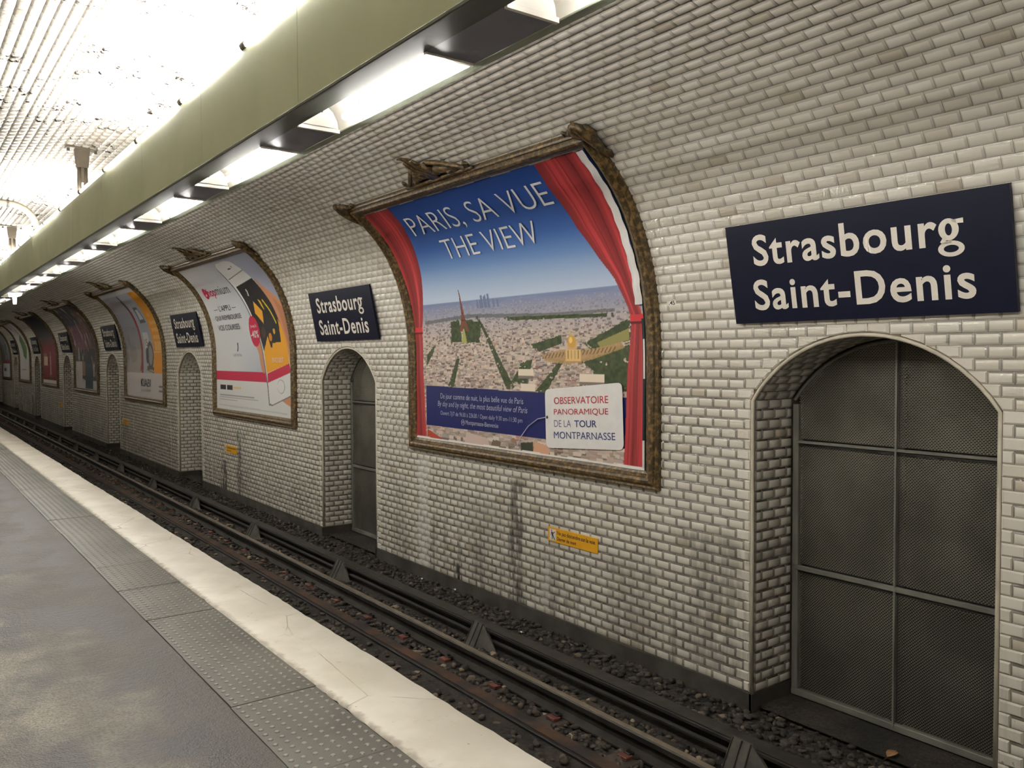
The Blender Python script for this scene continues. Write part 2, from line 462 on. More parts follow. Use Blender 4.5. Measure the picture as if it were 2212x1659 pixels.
def area(p):
    return abs(sum(p[i][0]*p[(i+1) % len(p)][1]-p[(i+1) % len(p)][0]*p[i][1] for i in range(len(p))))/2
wallT, ceilT = Tiles(), Tiles()
cutmb = MB()
TRIM = .022
ncourse = int((S_END*.5+.9-S_BASE)/TH)
ysn = np.array(NICHES)
TY0, TY1 = .75, 60.
for j in range(ncourse):
    s = S_BASE+(j+.5)*TH
    x, z, tx, tz, nx, nz = (float(q) for q in prof(s))
    inw = s < S_SPLIT
    y = TY0+(j % 2)*TW/2
    T = wallT if inw else ceilT
    hasn = z < NTOP+.12
    while y < TY1:
        c = (x, y, z); yc = y; y += TW
        if inw:
            ph = (yc-4.82) % PERIOD
            if .10 < ph < 4.06 and 1.73 < s < 4.70 and yc > 4: continue
        if hasn:
            yn = float(ysn[np.argmin(abs(ysn-yc))]); dy = yc-yn
            if abs(dy) < NHW+.2:
                poly = [(yc-TW/2+.001, z-TH/2+.001), (yc+TW/2-.001, z-TH/2+.001), (yc+TW/2-.001, z+TH/2-.001), (yc-TW/2+.001, z+TH/2-.001)]
                if z < NSPR:
                    sg = 1 if dy > 0 else -1
                    q = clip_half(poly, yn+sg*(NHW+TRIM), z, sg, 0)
                else:
                    dx_, dz_ = dy, z-NZC; L = math.hypot(dx_, dz_)
                    q = clip_half(poly, yn+dx_/L*(NR+TRIM), NZC+dz_/L*(NR+TRIM), dx_/L, dz_/L)
                A = area(q) if len(q) > 2 else 0
                if A < .0006: continue
                if A < TW*TH*.93:
                    gx = sum(p[0] for p in q)/len(q); gz = sum(p[1] for p in q)/len(q); n_ = len(q)
                    v = [(x-.0005, p[0], p[1]) for p in q]+[(x-TDEP, gx+(p[0]-gx)*.8, gz+(p[1]-gz)*.72) for p in q]
                    cutmb.add(v, [tuple(range(2*n_-1, n_-1, -1))]+[(i, i+n_, (i+1) % n_+n_, (i+1) % n_) for i in range(n_)])
                    continue
        T.add(c, (0, -1, 0), (tx, 0, tz), (nx, 0, nz))
# reveals and tiled backs of the recesses
for k, yn in enumerate(NICHES):
    if k == 0: continue
    d = NDEP[yn]; dep = min(d, .47)
    for sg in (-1, 1):
        nv = (0, -sg, 0); uu = (sg*1., 0, 0)  # u x v = n with v = +z
        uu = (1, 0, 0) if sg == 1 else (-1, 0, 0)
        # choose u so that u x (0,0,1) = n
        uu = tuple(np.cross((0, 0, 1), nv))
        j = 0; z = -.92+TH/2
        while z < NSPR:
            x = WALLX+TRIM+TW/2-(TW/2 if j % 2 else 0)
            while x-TW/2 < WALLX+dep:
                a = max(x-TW/2, WALLX+TRIM); b = min(x+TW/2, WALLX+dep)
                if b-a > .035: wallT.add(((a+b)/2, yn+sg*NHW, z), uu, (0, 0, 1), nv, b-a-.002, TH-.002)
                x += TW
            z += TH; j += 1
    th0 = math.asin(NHW/NR); na = int(2*th0*NR/TH); j = 0
    for i in range(na):
        th = -th0+2*th0*(i+.5)/na
        yv, zv = yn+NR*math.sin(th), NZC+NR*math.cos(th)
        nv = (0, -math.sin(th), -math.cos(th)); vv = (0, math.cos(th), -math.sin(th))
        uu = tuple(np.cross(vv, nv))
        x = WALLX+TRIM+TW/2-(TW/2 if i % 2 else 0)
        while x-TW/2 < WALLX+dep:
            a = max(x-TW/2, WALLX+TRIM); b = min(x+TW/2, WALLX+dep)
            if b-a > .035: wallT.add(((a+b)/2, yv, zv), uu, vv, nv, b-a-.002, 2*th0*NR/na-.002)
            x += TW
    if d < .5:
        j = 0; z = -.92+TH/2
        while z < NTOP:
            hw = NHW if z < NSPR else math.sqrt(max(NR**2-(z+.02-NZC)**2, 0))
            y = yn-NHW+(j % 2)*TW/2
            while y < yn+NHW+TW:
                a = max(y-TW/2, yn-hw); b = min(y+TW/2, yn+hw)
                if b-a > .03: wallT.add((WALLX+d, (a+b)/2, z), (0, -1, 0), (0, 0, 1), (-1, 0, 0), b-a-.002, TH-.002)
                y += TW
            z += TH; j += 1
# the 300 tiles that show largest become pieces of their own
def project(P):
    q = (np.asarray(P)-np.array([0, 0, H])) @ CAM_R.T
    return q[:, 0]/q[:, 2]*CAM_F+1106, q[:, 1]/q[:, 2]*CAM_F+829.5, q[:, 2]
C = np.array(wallT.c); NN = np.array(wallT.n); Wd = np.array(wallT.w)
px, py, dz = project(C)
vis = (dz > .5) & (px > 20) & (px < 2192) & (py > 20) & (py < 1640) & (Wd > .14)
behind_sign = (C[:, 1] > 2.0) & (C[:, 1] < 4.2) & (C[:, 2] > 1.82) & (C[:, 2] < 2.62)
facing = np.einsum('ij,ij->i', NN, np.array([0, 0, H])-C)/np.linalg.norm(C-np.array([0, 0, H]), axis=1)
score = np.where(vis & ~behind_sign & (facing > .2), facing/np.sum((C-np.array([0, 0, H]))**2, axis=1), 0)
pick = np.argsort(-score)[:300]
single = np.zeros(len(C), bool); single[pick] = True
arr = [np.array(q) for q in (wallT.c, wallT.u, wallT.v, wallT.n, wallT.w, wallT.h)]
V, F = tile_mesh_arrays(*[q[~single] for q in arr])
edge_dirt_shade(quad_mesh('wall_tiles', V, F, M['tile'], wall_right))['kind'] = 'stuff'
if cutmb.v:
    o = mesh('cut_tiles', cutmb.v, cutmb.f, M['tile'], wall_right); o['kind'] = 'stuff'
V, F = tile_mesh_arrays([(0, 0, 0)], [(1, 0, 0)], [(0, 1, 0)], [(0, 0, 1)], [TW-.002], [TH-.002])
t0 = edge_dirt_shade(quad_mesh('tile', V, F, M['tile'], wall_right))
for i, q in enumerate(pick):
    o = t0 if i == 0 else link(t0.copy(), wall_right)
    u, v_, n_ = (Vector(arr[a][q]) for a in (1, 2, 3))
    m = Matrix((u, v_, n_)).transposed().to_4x4(); m.translation = Vector(arr[0][q])
    o.matrix_local = m
arr = [np.array(q) for q in (ceilT.c, ceilT.u, ceilT.v, ceilT.n, ceilT.w, ceilT.h)]
V, F = tile_mesh_arrays(*arr)
edge_dirt_shade(quad_mesh('ceiling_tiles', V, F, M['tile_ceiling'], ceiling))['kind'] = 'stuff'
# rounded corner trims around every recess
for k, yn in enumerate(NICHES):
    if k == 0: continue
    path = [(WALLX+.006, yn-NHW-.006, -.92), (WALLX+.006, yn-NHW-.006, .2), (WALLX+.006, yn-NHW-.006, NSPR)]
    path += [(WALLX+.006, yn+math.sin(t)*(NR+.006), NZC+math.cos(t)*(NR+.006)) for t in np.linspace(-math.asin(NHW/NR), math.asin(NHW/NR), 25)][1:-1]
    path += [(WALLX+.006, yn+NHW+.006, NSPR), (WALLX+.006, yn+NHW+.006, .2), (WALLX+.006, yn+NHW+.006, -.92)]
    MB().tube(path, .014, 10).build('corner_trim', M['trim'], wall_right, True)
# plinth under the tiles
bb = MB()
for i in range(0, len(cuts), 2):
    a, b = cuts[i], cuts[i+1]
    n = max(2, int((b-a)/.25)); ys = np.linspace(a-.008, b+.008, n+1); tops = -.92+np.array([random.uniform(-.012, .008) for _ in ys])
    for p in range(n):
        bb.add([(WALLX-.016, ys[p], -1.14), (WALLX-.016, ys[p+1], -1.14), (WALLX-.016, ys[p+1], tops[p+1]), (WALLX-.016, ys[p], tops[p]),
                (WALLX+.01, ys[p], tops[p]+.004), (WALLX+.01, ys[p+1], tops[p+1]+.004)], [(0, 1, 2, 3), (3, 2, 5, 4)])
for y in NICHES[1:]:
    d = min(NDEP[y], .5)
    for sg in (-1, 1):
        bb.box(WALLX-.016, WALLX+d, y+sg*NHW-.014, y+sg*NHW+.014, -1.14, -.925)
    if NDEP[y] < .5: bb.box(WALLX+d-.014, WALLX+d+.01, y-NHW, y+NHW, -1.14, -.925)
tag(bb.build('baseboard_right', M['plinth']), kind='structure', label='soot-black plinth under the tiled wall')

# -- platform
EDGE, TAC_R, TAC_L = 2.07, 1.645, 1.226
mb = MB(); mb.add([(XL, Y0, 0), (TAC_L, Y0, 0), (TAC_L, Y1, 0), (XL, Y1, 0)], [(0, 1, 2, 3)])
mb.add([(TAC_L, Y0, -.012), (TAC_R+.05, Y0, -.012), (TAC_R+.05, Y1, -.012), (TAC_L, Y1, -.012)], [(0, 1, 2, 3)])
floor = tag(mesh('floor', mb.v, mb.f, M['asphalt']), kind='structure', label='worn grey asphalt platform floor')
ys = np.arange(Y0, Y1, .06); n = len(ys)
wob = lambda f_, a: a*(np.sin(ys*f_+1)*.5+np.sin(ys*f_*2.7+.4)*.3)+rng.normal(0, a*.35, n)
xin = TAC_R+wob(2.1, .012); xout = EDGE+wob(1.3, .007)
rows = [np.c_[xin+.0, ys, np.full(n, -.004)], np.c_[xin+.012, ys, np.full(n, .006)], np.c_[xin*.5+xout*.5, ys, np.full(n, .008)+rng.normal(0, .0008, n)],
        np.c_[xout-.02, ys, np.full(n, .006)], np.c_[xout, ys, np.full(n, -.012)], np.c_[xout-.004, ys, np.full(n, -.10)], np.c_[np.full(n, EDGE-.12), ys, np.full(n, -.13)]]
V = np.concatenate(rows); F = np.array([(r*n+i, r*n+i+1, (r+1)*n+i+1, (r+1)*n+i) for r in range(6) for i in range(n-1)])[:, ::-1]
o = quad_mesh('trim_1', V, F, M['edge'], None); smooth(o.data)
tag(o, kind='structure', label='white painted platform edge with a ragged inner border')
tag(mesh('trim_2', [(EDGE-.12, Y0, -.12), (EDGE-.12, Y1, -.12), (EDGE-.12, Y1, -1.12), (EDGE-.12, Y0, -1.12)], [(0, 1, 2, 3)], M['skirt']), kind='structure', label='dark face of the platform below the white edge')
# tactile panels with their domes
PL = .80
mb = MB(); g = .003
mb.add([(0, g, -.01), (0, PL-g, -.01), (.416, PL-g, -.01), (.416, g, -.01), (0, g, .004), (0, PL-g, .004), (.416, PL-g, .004), (.416, g, .004)],
       [(4, 7, 6, 5), (0, 4, 5, 1), (1, 5, 6, 2), (2, 6, 7, 3), (3, 7, 4, 0)])
for i in range(14):
    for j in range(8):
        cx, cy = .028+j*.0514+(0 if i % 2 else .0), .03+i*.057
        vs = [(cx+r*math.cos(k*math.pi/4), cy+r*math.sin(k*math.pi/4), zz) for r, zz in ((.0135, .0038), (.008, .0085)) for k in range(8)]+[(cx, cy, .0092)]
        mb.add(vs, [(k, (k+1) % 8, (k+1) % 8+8, k+8) for k in range(8)]+[(k+8, (k+1) % 8+8, 16) for k in range(8)])
pan = mesh('tactile_panel', mb.v, mb.f, M['tactile'], floor)
y = 3.83-3*PL; i = 0
while y < 58:
    o = pan if i == 0 else link(pan.copy(), floor)
    o.location = (TAC_L+random.uniform(-.004, .004), y, random.uniform(0, .004)); o.rotation_euler = (random.uniform(-.003, .003), 0, random.uniform(-.004, .004))
    y += PL; i += 1

# -- track bed
mb = MB(); ZB = -1.065
mb.add([(EDGE-.3, Y0, ZB), (WALLX+.97, Y0, ZB), (WALLX+.97, Y1, ZB), (EDGE-.3, Y1, ZB)], [(0, 1, 2, 3)])
bed = tag(mesh('track_bed', mb.v, mb.f, M['bed']), kind='structure', label='black sooty ground of the track bed')
for y in NICHES[1:]:
    o = mesh('recess_floor', [(WALLX+.05, y-NHW, -1.03), (WALLX+.96, y-NHW, -1.03), (WALLX+.96, y+NHW, -1.03), (WALLX+.05, y+NHW, -1.03)], [(0, 1, 2, 3)], M['bed'], bed)

# ------------------------------------------------------------------ lighting beam over the platform edge
BX0, BX1, BZ0, BZ1 = 1.66, 2.085, 2.872, 3.39
LX0, LX1 = 1.785, 2.025
beam = tag(empty('lighting_beam', (1.88, 3., BZ1)), 'long sage green lighting beam hung above the white platform edge', 'light fixture')
def lamp_spans():
    k = -1
    while True:
        a = 1.09+1.894*k
        if a > 56: return
        yield a, a+1.34
        k += 1
spans = list(lamp_spans())
y = 4.012-4*1.607
while y < 57:                               # painted side panels, one per seam
    MB().box(BX0, BX0+.02, y+.002, y+1.605, BZ0+.012, BZ1, .002).build('side_panel', M['green'], beam)
    y += 1.607
MB().box(BX0+.03, BX1-.02, Y0+.5, 57.5, BZ1-.03, BZ1-.01).build('top_cover', M['reflector'], beam)
MB().box(BX0+.042, BX0+.052, Y0+.5, 57.5, BZ1-.02, BZ1+.029).build('added_light_baffle', M['reflector'], beam)  # added baffle: holds the upper tubes' direct light off the right vault
MB().box(BX1-.02, BX1, Y0+.5, 57.5, BZ0+.01, BZ1-.02).build('rear_panel', M['green'], beam)
MB().box(BX0-.006, BX0+.02, Y0+.5, 57.5, BZ0-.004, BZ0+.016, .004).add([], []).build('lower_lip', M['soffit_lip'], beam)
MB().box(BX0+.02, LX0, Y0+.5, 57.5, BZ0, BZ0+.02).build('soffit_strip', M['soffit_lip'], beam)
MB().box(LX1, BX1-.01, Y0+.5, 57.5, BZ0-.001, BZ0+.02, .002).build('soffit_strip', M['soffit_edge'], beam)
prev = Y0+.5
for i, (a, b) in enumerate(spans):
    if a > prev: MB().box(LX0, LX1, prev, a, BZ0+.002, BZ0+.02).build('soffit_panel', M['soffit'], beam)
    prev = b
    # open trough with curved reflector, tube and end ribs
    mb = MB(); n = 8; xc = (LX0+LX1)/2; hw = (LX1-LX0)/2
    arc = [(xc-hw*math.cos(t), BZ0+.01+.14*math.sin(t)-.004*t/math.pi) for t in np.linspace(0, math.pi, n+1)]
    for p, q in zip(arc[:-1], arc[1:]): mb.add([(p[0], a, p[1]), (p[0], b, p[1]), (q[0], b, q[1]), (q[0], a, q[1])], [(0, 1, 2, 3)])
    for yy in (a, b): mb.add([(p[0], yy, p[1]) for p in arc], [tuple(range(n+1))])
    tr = mesh('light_trough', mb.v, mb.f, M['reflector'], beam, True)
    mb = MB()
    MB().box(LX0, LX1, a-.004, a+.014, BZ0-.008, BZ0+.012).build('end_lip', M['reflector'], tr)
    MB().box(LX0, LX1, b-.014, b+.004, BZ0-.008, BZ0+.012).build('end_lip', M['reflector'], tr)
    MB().tube([(p[0]*.96+xc*.04, b-.30, p[1]-.006) for p in arc], .008, 6).build('reflector_rib', M['cap'], tr, True)
    MB().tube([(xc, a+.05, BZ0-.007), (xc, b-.33, BZ0-.007)], .019, 8).build('tube', M['tube'] if a < 17.9 else M['tube_off'], tr, True)
MB().box(LX0, LX1, prev, 57.5, BZ0+.002, BZ0+.02).build('soffit_panel', M['soffit'], beam)
y = 4.785-5*1.3; i = 0
while y < 55:                               # tubes lying on top, lighting the vault
    L = MB().tube([(BX0+.012, y+.04, BZ1+.022), (BX0+.012, y+1.26, BZ1+.022)], .019, 8).build('upper_tube', M['tube_off'] if y > 20.5 else M['tube_dim'] if any(abs(y+.65-q) < 1.5 for q in (9.9, 15.2, 23.4, 30.)) else M['tube_top'], beam, True)
    MB().tube([(BX0+.008, y-.035, BZ1+.02), (BX0+.008, y+.035, BZ1+.02)], .026, 8).build('end_cap', M['cap'], L, True)
    y += 1.3
def vault_z(x):
    i = int(np.argmin(abs(SQ[:3000, 0]-x)+100*(SD[:3000] < 3))); return float(SQ[i, 1])
for yh in (10.15, 16.75, 23.4, 30.0, 36.7, 43.3, 49.9):
    xh = 1.72; zt = vault_z(xh)
    mb = MB(); mb.box(xh-.16, xh+.16, yh-.07, yh+.07, zt-.025, zt+.01, .003)
    mb.prism([(xh-.075, zt-.02), (xh+.075, zt-.02), (xh+.055, zt-.22), (xh-.055, zt-.22)], 'y', yh-.045, yh+.045)
    hg = mb.build('hanger', M['hanger'], beam)
    for d in (-.032, .032):
        MB().tube([(xh+d, yh, zt-.2), (xh+d, yh, BZ1-.03)], .021, 10).build('rod', M['hanger'], hg, True)
    MB().box(xh-.014, xh+.014, yh-.012, yh+.012, zt-.38, zt-.22).build('web', M['hanger'], hg)
    for d in (-.135, .135):
        MB().tube([(xh+d, yh, zt-.025), (xh+d, yh, zt-.055)], .016, 6).build('bolt', M['cap'], hg)
# thick conduit that bends down from the vault to the beam
pts = [(.2, 14., 3.905), (1.0, 14., 3.875), (1.3, 14., 3.86)]
pts += [(1.40+.36*math.sin(t), 14., 3.50+.36*math.cos(t)) for t in np.linspace(.0, math.pi/2, 9)]+[(1.76, 14., 3.40)]
cd = tag(empty('ceiling_conduit', (1.4, 14., 3.9)), 'thick cream conduit bending down from the vault onto the beam', 'pipe')
MB().tube(pts, .048, 12).build('pipe', M['conduit'], cd, True)
for p, q in (((1.40, 13.94, 3.80), (1.40, 14.06, 3.80)),):
    MB().tube([(1.38, 14., 3.86), (1.41, 14., 3.86)], .054, 12).build('joint_ring', M['cap'], cd)
MB().tube([(1.76, 14., 3.52), (1.76, 14., 3.495)], .054, 12).build('joint_ring', M['cap'], cd)
# small lit lantern under the beam in the distance
lt = tag(empty('hanging_lantern', (1.9, 18.3, BZ0)), 'small bright lamp hanging below the beam among the far troughs', 'lamp')
MB().prism([(1.80, BZ0-.002), (2.02, BZ0-.002), (2.0, BZ0-.05), (1.93, BZ0-.075), (1.87, BZ0-.075), (1.81, BZ0-.05)], 'y', 18.2, 18.4).build('lamp_body', M['lantern'], lt)
MB().prism([(1.865, BZ0-.075), (1.935, BZ0-.075), (1.925, BZ0-.21), (1.875, BZ0-.21)], 'y', 18.27, 18.33).build('lamp_stem', M['lantern'], lt)

# ------------------------------------------------------------------ track
def rail(name, xc, ztop, head, foot, h, mat, y0=Y0+.2, y1=Y1-.5):
    hh = .042
    poly = [(xc-foot/2, ztop-h), (xc+foot/2, ztop-h), (xc+foot/2, ztop-h+.014), (xc+.012, ztop-h+.032), (xc+.009, ztop-hh-.012), (xc+head/2, ztop-hh),
            (xc+head/2, ztop-.008), (xc+head/2-.01, ztop), (xc-head/2+.01, ztop), (xc-head/2, ztop-.008), (xc-head/2, ztop-hh), (xc-.009, ztop-hh-.012), (xc-.012, ztop-h+.032), (xc-foot/2, ztop-h+.014)]
    return MB().prism(poly, 'y', y0, y1).build(name, mat)
r = tag(empty('running_rail', (3.99, 6, -1.06)), 'running rail with a pale worn head nearest the third rail', 'rail')
o = rail('rail_body', 3.99, -.912, .066, .152, .14, M['steel']); o.parent = r; o.location = -r.location
MB().box(3.966, 4.014, Y0+.2, Y1-.5, -.913, -.9105).build('worn_head', M['shiny'], r)
r = tag(empty('guard_beam', (3.6, 6, -1.06)), 'rust brown lengthwise beam with a black flank beside the platform', 'rail')  # lengthwise guard beam between the platform and the running rail
MB().box(3.632, 3.735, Y0+.2, Y1-.5, -1.10, -1.035, .004).build('rusty_plate', M['rust'], r)
mb = MB().box(3.60, 3.632, Y0+.2, Y1-.5, -1.10, -1.045, .003); mb.box(3.565, 3.60, Y0+.2, Y1-.5, -1.10, -1.07, .003)
mb.build('black_flank', M['black'], r)
r = tag(empty('third_rail', (4.42, 6, -1.06)), 'dark flat-topped third rail standing on insulator brackets by the wall', 'rail')
poly = [(4.34, -.885), (4.36, -.873), (4.465, -.873), (4.48, -.885), (4.48, -.905), (4.42, -.918), (4.415, -.965), (4.455, -.985), (4.455, -1.0), (4.365, -1.0), (4.365, -.985), (4.395, -.965), (4.39, -.918), (4.34, -.905)]
MB().prism(poly, 'y', Y0+.2, Y1-.5).build('rail_body', M['third'], r)
MB().box(4.345, 4.475, Y0+.2, Y1-.5, -.873, -.8715).build('top_face', M['steel'], r)
# sleepers with red clips
def sleeper():
    e = empty('sleeper')
    MB().box(3.62, 4.30, -.11, .11, -1.12, -1.047, .01).build('timber', M['sleeper'], e)
    for xx, sg in ((3.855, -1),):
        c = MB().box(xx-.035, xx+.03, -.045, .045, -1.047, -1.022, .004).build('rail_clip', M['clip'], e)
        mb = MB(); mb.tube([(xx+.03, 0, -1.04), (xx+.03, 0, -.995)], .014, 6); mb.box(xx+.01, xx+.06, -.03, .03, -1.04, -1.012, .004)
        mb.build('bolt', M['black'], c)
    return e
ORD = ['', 'first', 'second', 'third', 'fourth', 'fifth', 'sixth', 'seventh', 'eighth', 'ninth', 'tenth', 'eleventh', 'twelfth', 'thirteenth', 'fourteenth']
def copy_tree(o, parent=None):
    c = link(o.copy(), parent)
    for ch in list(o.children): copy_tree(ch, c)
    return c
s0 = sleeper(); y = 3.934-5*.746; i = 0
while y < 50:
    o = s0 if i == 0 else copy_tree(s0)
    o.location = (0, y, 0)
    q = round((y-2.9)/.746+.49)
    tag(o, 'timber sleeper with a red clip, %s from the near end of the track' % ORD[q] if 1 <= q <= 14 else 'dark timber sleeper far along the track', 'sleeper', 'sleepers along the track')
    y += .746; i += 1
# brackets that hold the third rail
def bracket():
    e = empty('rail_bracket')
    mb = MB(); mb.add([(4.22, -.085, -1.06), (4.22, .085, -1.06), (4.335, .075, -.85), (4.335, -.075, -.85), (4.25, -.085, -1.06), (4.25, .085, -1.06), (4.35, .075, -.85), (4.35, -.075, -.85)],
                      [(0, 1, 2, 3), (4, 7, 6, 5), (0, 3, 7, 4), (1, 5, 6, 2), (2, 6, 7, 3), (0, 4, 5, 1)])
    pl = mb.build('front_plate', M['bracket'], e)
    for d in (-.078, 0, .078):
        MB().tube([(4.217, d, -1.06), (4.332, d*.9, -.848)], .006, 6).build('rib', M['steel'], pl)
    mb = MB(); mb.add([(4.225, -.085, -1.06), (4.335, -.075, -.855), (4.33, -.30, -1.06), (4.36, -.085, -1.06), (4.37, -.075, -.855)], [(0, 2, 1), (1, 2, 4), (4, 2, 3), (0, 1, 4, 3), (0, 3, 2)])
    mb.build('side_wedge', M['bracket'], e)
    MB().box(4.34, 4.50, -.06, .06, -1.06, -.998, .004).build('insulator', M['black'], e)
    return e
b0 = bracket(); y = 3.36; i = 0
while y < 52:
    o = b0 if i == 0 else copy_tree(b0)
    o.location = (0, y, 0)
    tag(o, 'ribbed metal bracket under the third rail, %s from the near end' % ORD[i+1] if i < 9 else 'small far bracket under the third rail', 'bracket', 'brackets along the third rail')
    y += 3.0; i += 1
# ballast
def rocks():
    bm = bmesh.new(); bmesh.ops.create_icosphere(bm, subdivisions=1, radius=1)
    base = np.array([q.co[:] for q in bm.verts]); fc = np.array([[w.index for w in q.verts] for q in bm.faces]); bm.free()
    bands = [(2.6, 3.56, .4), (3.73, 3.91, 1.3), (4.07, 4.33, 1.25), (4.49, 5.12, 1.2)]
    P = []
    for a, b, den in bands:
        for y0, y1, k in ((1.2, 9, 330), (9, 18, 270), (18, 32, 150)):
            n = int((b-a)*(y1-y0)*k*den)
            P.append(np.c_[rng.uniform(a, b, n), rng.uniform(y0, y1, n), np.full(n, ZB)+rng.uniform(-.008, .022, n), rng.uniform(.018, .036, n)])
    P = np.concatenate(P)
    for yn in NICHES[1:4]:
        n = 60; P = np.concatenate([P, np.c_[rng.uniform(5.1, 5.4, n), rng.uniform(yn-.8, yn+.8, n), np.full(n, -1.045), rng.uniform(.012, .028, n)]])
    N = len(P)
    V = base[None]*(1+rng.normal(0, .22, (N, len(base), 1)))
    V = V*(P[:, 3][:, None, None]*np.stack([rng.uniform(.75, 1.3, N), rng.uniform(.75, 1.3, N), rng.uniform(.5, .85, N)], 1)[:, None, :])
    th = rng.uniform(0, 6.28, N); c, s = np.cos(th)[:, None], np.sin(th)[:, None]
    x, y = V[:, :, 0]*c-V[:, :, 1]*s, V[:, :, 0]*s+V[:, :, 1]*c
    V = np.stack([x, y, V[:, :, 2]], 2)+P[:, None, :3]
    F = (np.arange(N)[:, None, None]*len(base)+fc[None]).reshape(-1, 3)
    return quad_mesh('ballast', V.reshape(-1, 3), F, M['ballast'], None)
tag(rocks(), 'dark broken ballast stones strewn between the rails and along the wall', 'ballast', kind='stuff')
# litter
lf = tag(empty('fallen_leaf', (5.25, 2.865, -1.03)), 'dry brown leaf lying before the large mesh gate', 'leaf')
mb = MB(); v = []
for i in range(9):
    t = i/8; w = .032*math.sin(math.pi*t)**.8+.001
    v += [(5.20+.12*t, 2.865-w, -1.018+.012*math.sin(3*t)), (5.20+.12*t, 2.865, -1.024+.012*math.sin(3*t)), (5.20+.12*t, 2.865+w, -1.016+.012*math.sin(3*t))]
mb.add(v, [(3*i+j, 3*i+j+1, 3*i+j+4, 3*i+j+3) for i in range(8) for j in range(2)]).build('blade', M['leafc'], lf)
MB().tube([(5.15, 2.865, -1.026), (5.32, 2.865, -1.018)], .003, 5).build('midrib', M['dark'], lf)
for (x, y), lab in (((5.03, 8.57), 'white paper scrap on the ballast below the curtain poster, nearer the arched gate'), ((5.09, 7.94), 'pale blue-white paper scrap on the ballast below the curtain poster'), ((4.80, 6.31), 'tiny white paper scrap beside the third rail')):
    v = []
    for i in range(4):
        for j in range(3):
            v.append((x-.02+.013*i+random.uniform(-.003, .003), y-.03+.03*j+random.uniform(-.006, .006), -1.022+.014*math.sin(i*1.4+j)+random.uniform(0, .004)))
    tag(mesh('paper_scrap', v, [(3*i+j, 3*i+j+1, 3*i+j+4, 3*i+j+3) for i in range(3) for j in range(2)], M['pwhite']), lab, 'litter')

# ------------------------------------------------------------------ lettering
def text2d(body, bold=0., shear=0., spacing=1.):
    cu = bpy.data.curves.new('t', 'FONT'); cu.body = body; cu.offset = bold; cu.shear = shear; cu.space_character = spacing
    cu.fill_mode = 'FRONT'; cu.resolution_u = 4
    ob = bpy.data.objects.new('t', cu); COL.objects.link(ob)
    dg = bpy.context.evaluated_depsgraph_get(); dg.update()
    me = ob.evaluated_get(dg).to_mesh()
    V = np.array([q.co[:2] for q in me.vertices]); F = [list(q.vertices) for q in me.polygons]
    ob.evaluated_get(dg).to_mesh_clear()
    bpy.data.objects.remove(ob); bpy.data.curves.remove(cu)
    return V, F
def fit(V, x0, x1, y0, y1):
    lo, hi = V.min(0), V.max(0)
    return (V-lo)/(hi-lo)*np.array([x1-x0, y1-y0])+np.array([x0, y0])
def words(body, box, **kw):
    """one lettering part per word of a wide line"""
    full = text2d(body, kw.get('bold', 0.))[0]; lo, hi = full.min(0), full.max(0)
    sc = np.array([(box[1]-box[0])/(hi[0]-lo[0]), (box[3]-box[2])/(hi[1]-lo[1])])
    ws = body.split(' ')
    for i, w in enumerate(ws):
        v = text2d(w, kw.get('bold', 0.))[0]; e = text2d(' '.join(ws[:i+1]), kw.get('bold', 0.))[0].max(0)[0]
        a = np.array([e-(v[:, 0].max()-v[:, 0].min()), v[:, 1].min()]); b = np.array([e, v[:, 1].max()])
        a = (a-lo)*sc+np.array([box[0], box[2]]); b = (b-lo)*sc+np.array([box[0], box[2]])
        letters('lettering', w, (a[0], b[0], a[1], b[1]), **kw)
def letters(name, body, box, place, mat, parent, bold=0., shear=0., spacing=1., rot=0., cut=0.):
    """lettering fitted to a box (x0, x1, y0, y1) and put on a surface by place(a, b)"""
    V, F = text2d(body, bold, shear, spacing)
    V = fit(V, *box)
    if rot:
        c, s = math.cos(rot), math.sin(rot); o = np.array([box[0], box[2]])
        V = (V-o) @ np.array([[c, s], [-s, c]])+o
    if cut:
        bm = bmesh.new()
        vs = [bm.verts.new((p[0], p[1], 0)) for p in V]
        for q in F:
            try: bm.faces.new([vs[i] for i in q])
            except ValueError: pass
        b = math.floor(V[:, 1].min()/cut)*cut+cut
        while b < V[:, 1].max():
            bmesh.ops.bisect_plane(bm, geom=bm.verts[:]+bm.edges[:]+bm.faces[:], plane_co=(0, b, 0), plane_no=(0, 1, 0)); b += cut
        bm.verts.index_update()
        V = np.array([q.co[:2] for q in bm.verts]); F = [[w.index for w in q.verts] for q in bm.faces]; bm.free()
    return mesh(name, [place(a, b) for a, b in V], F, mat, parent)

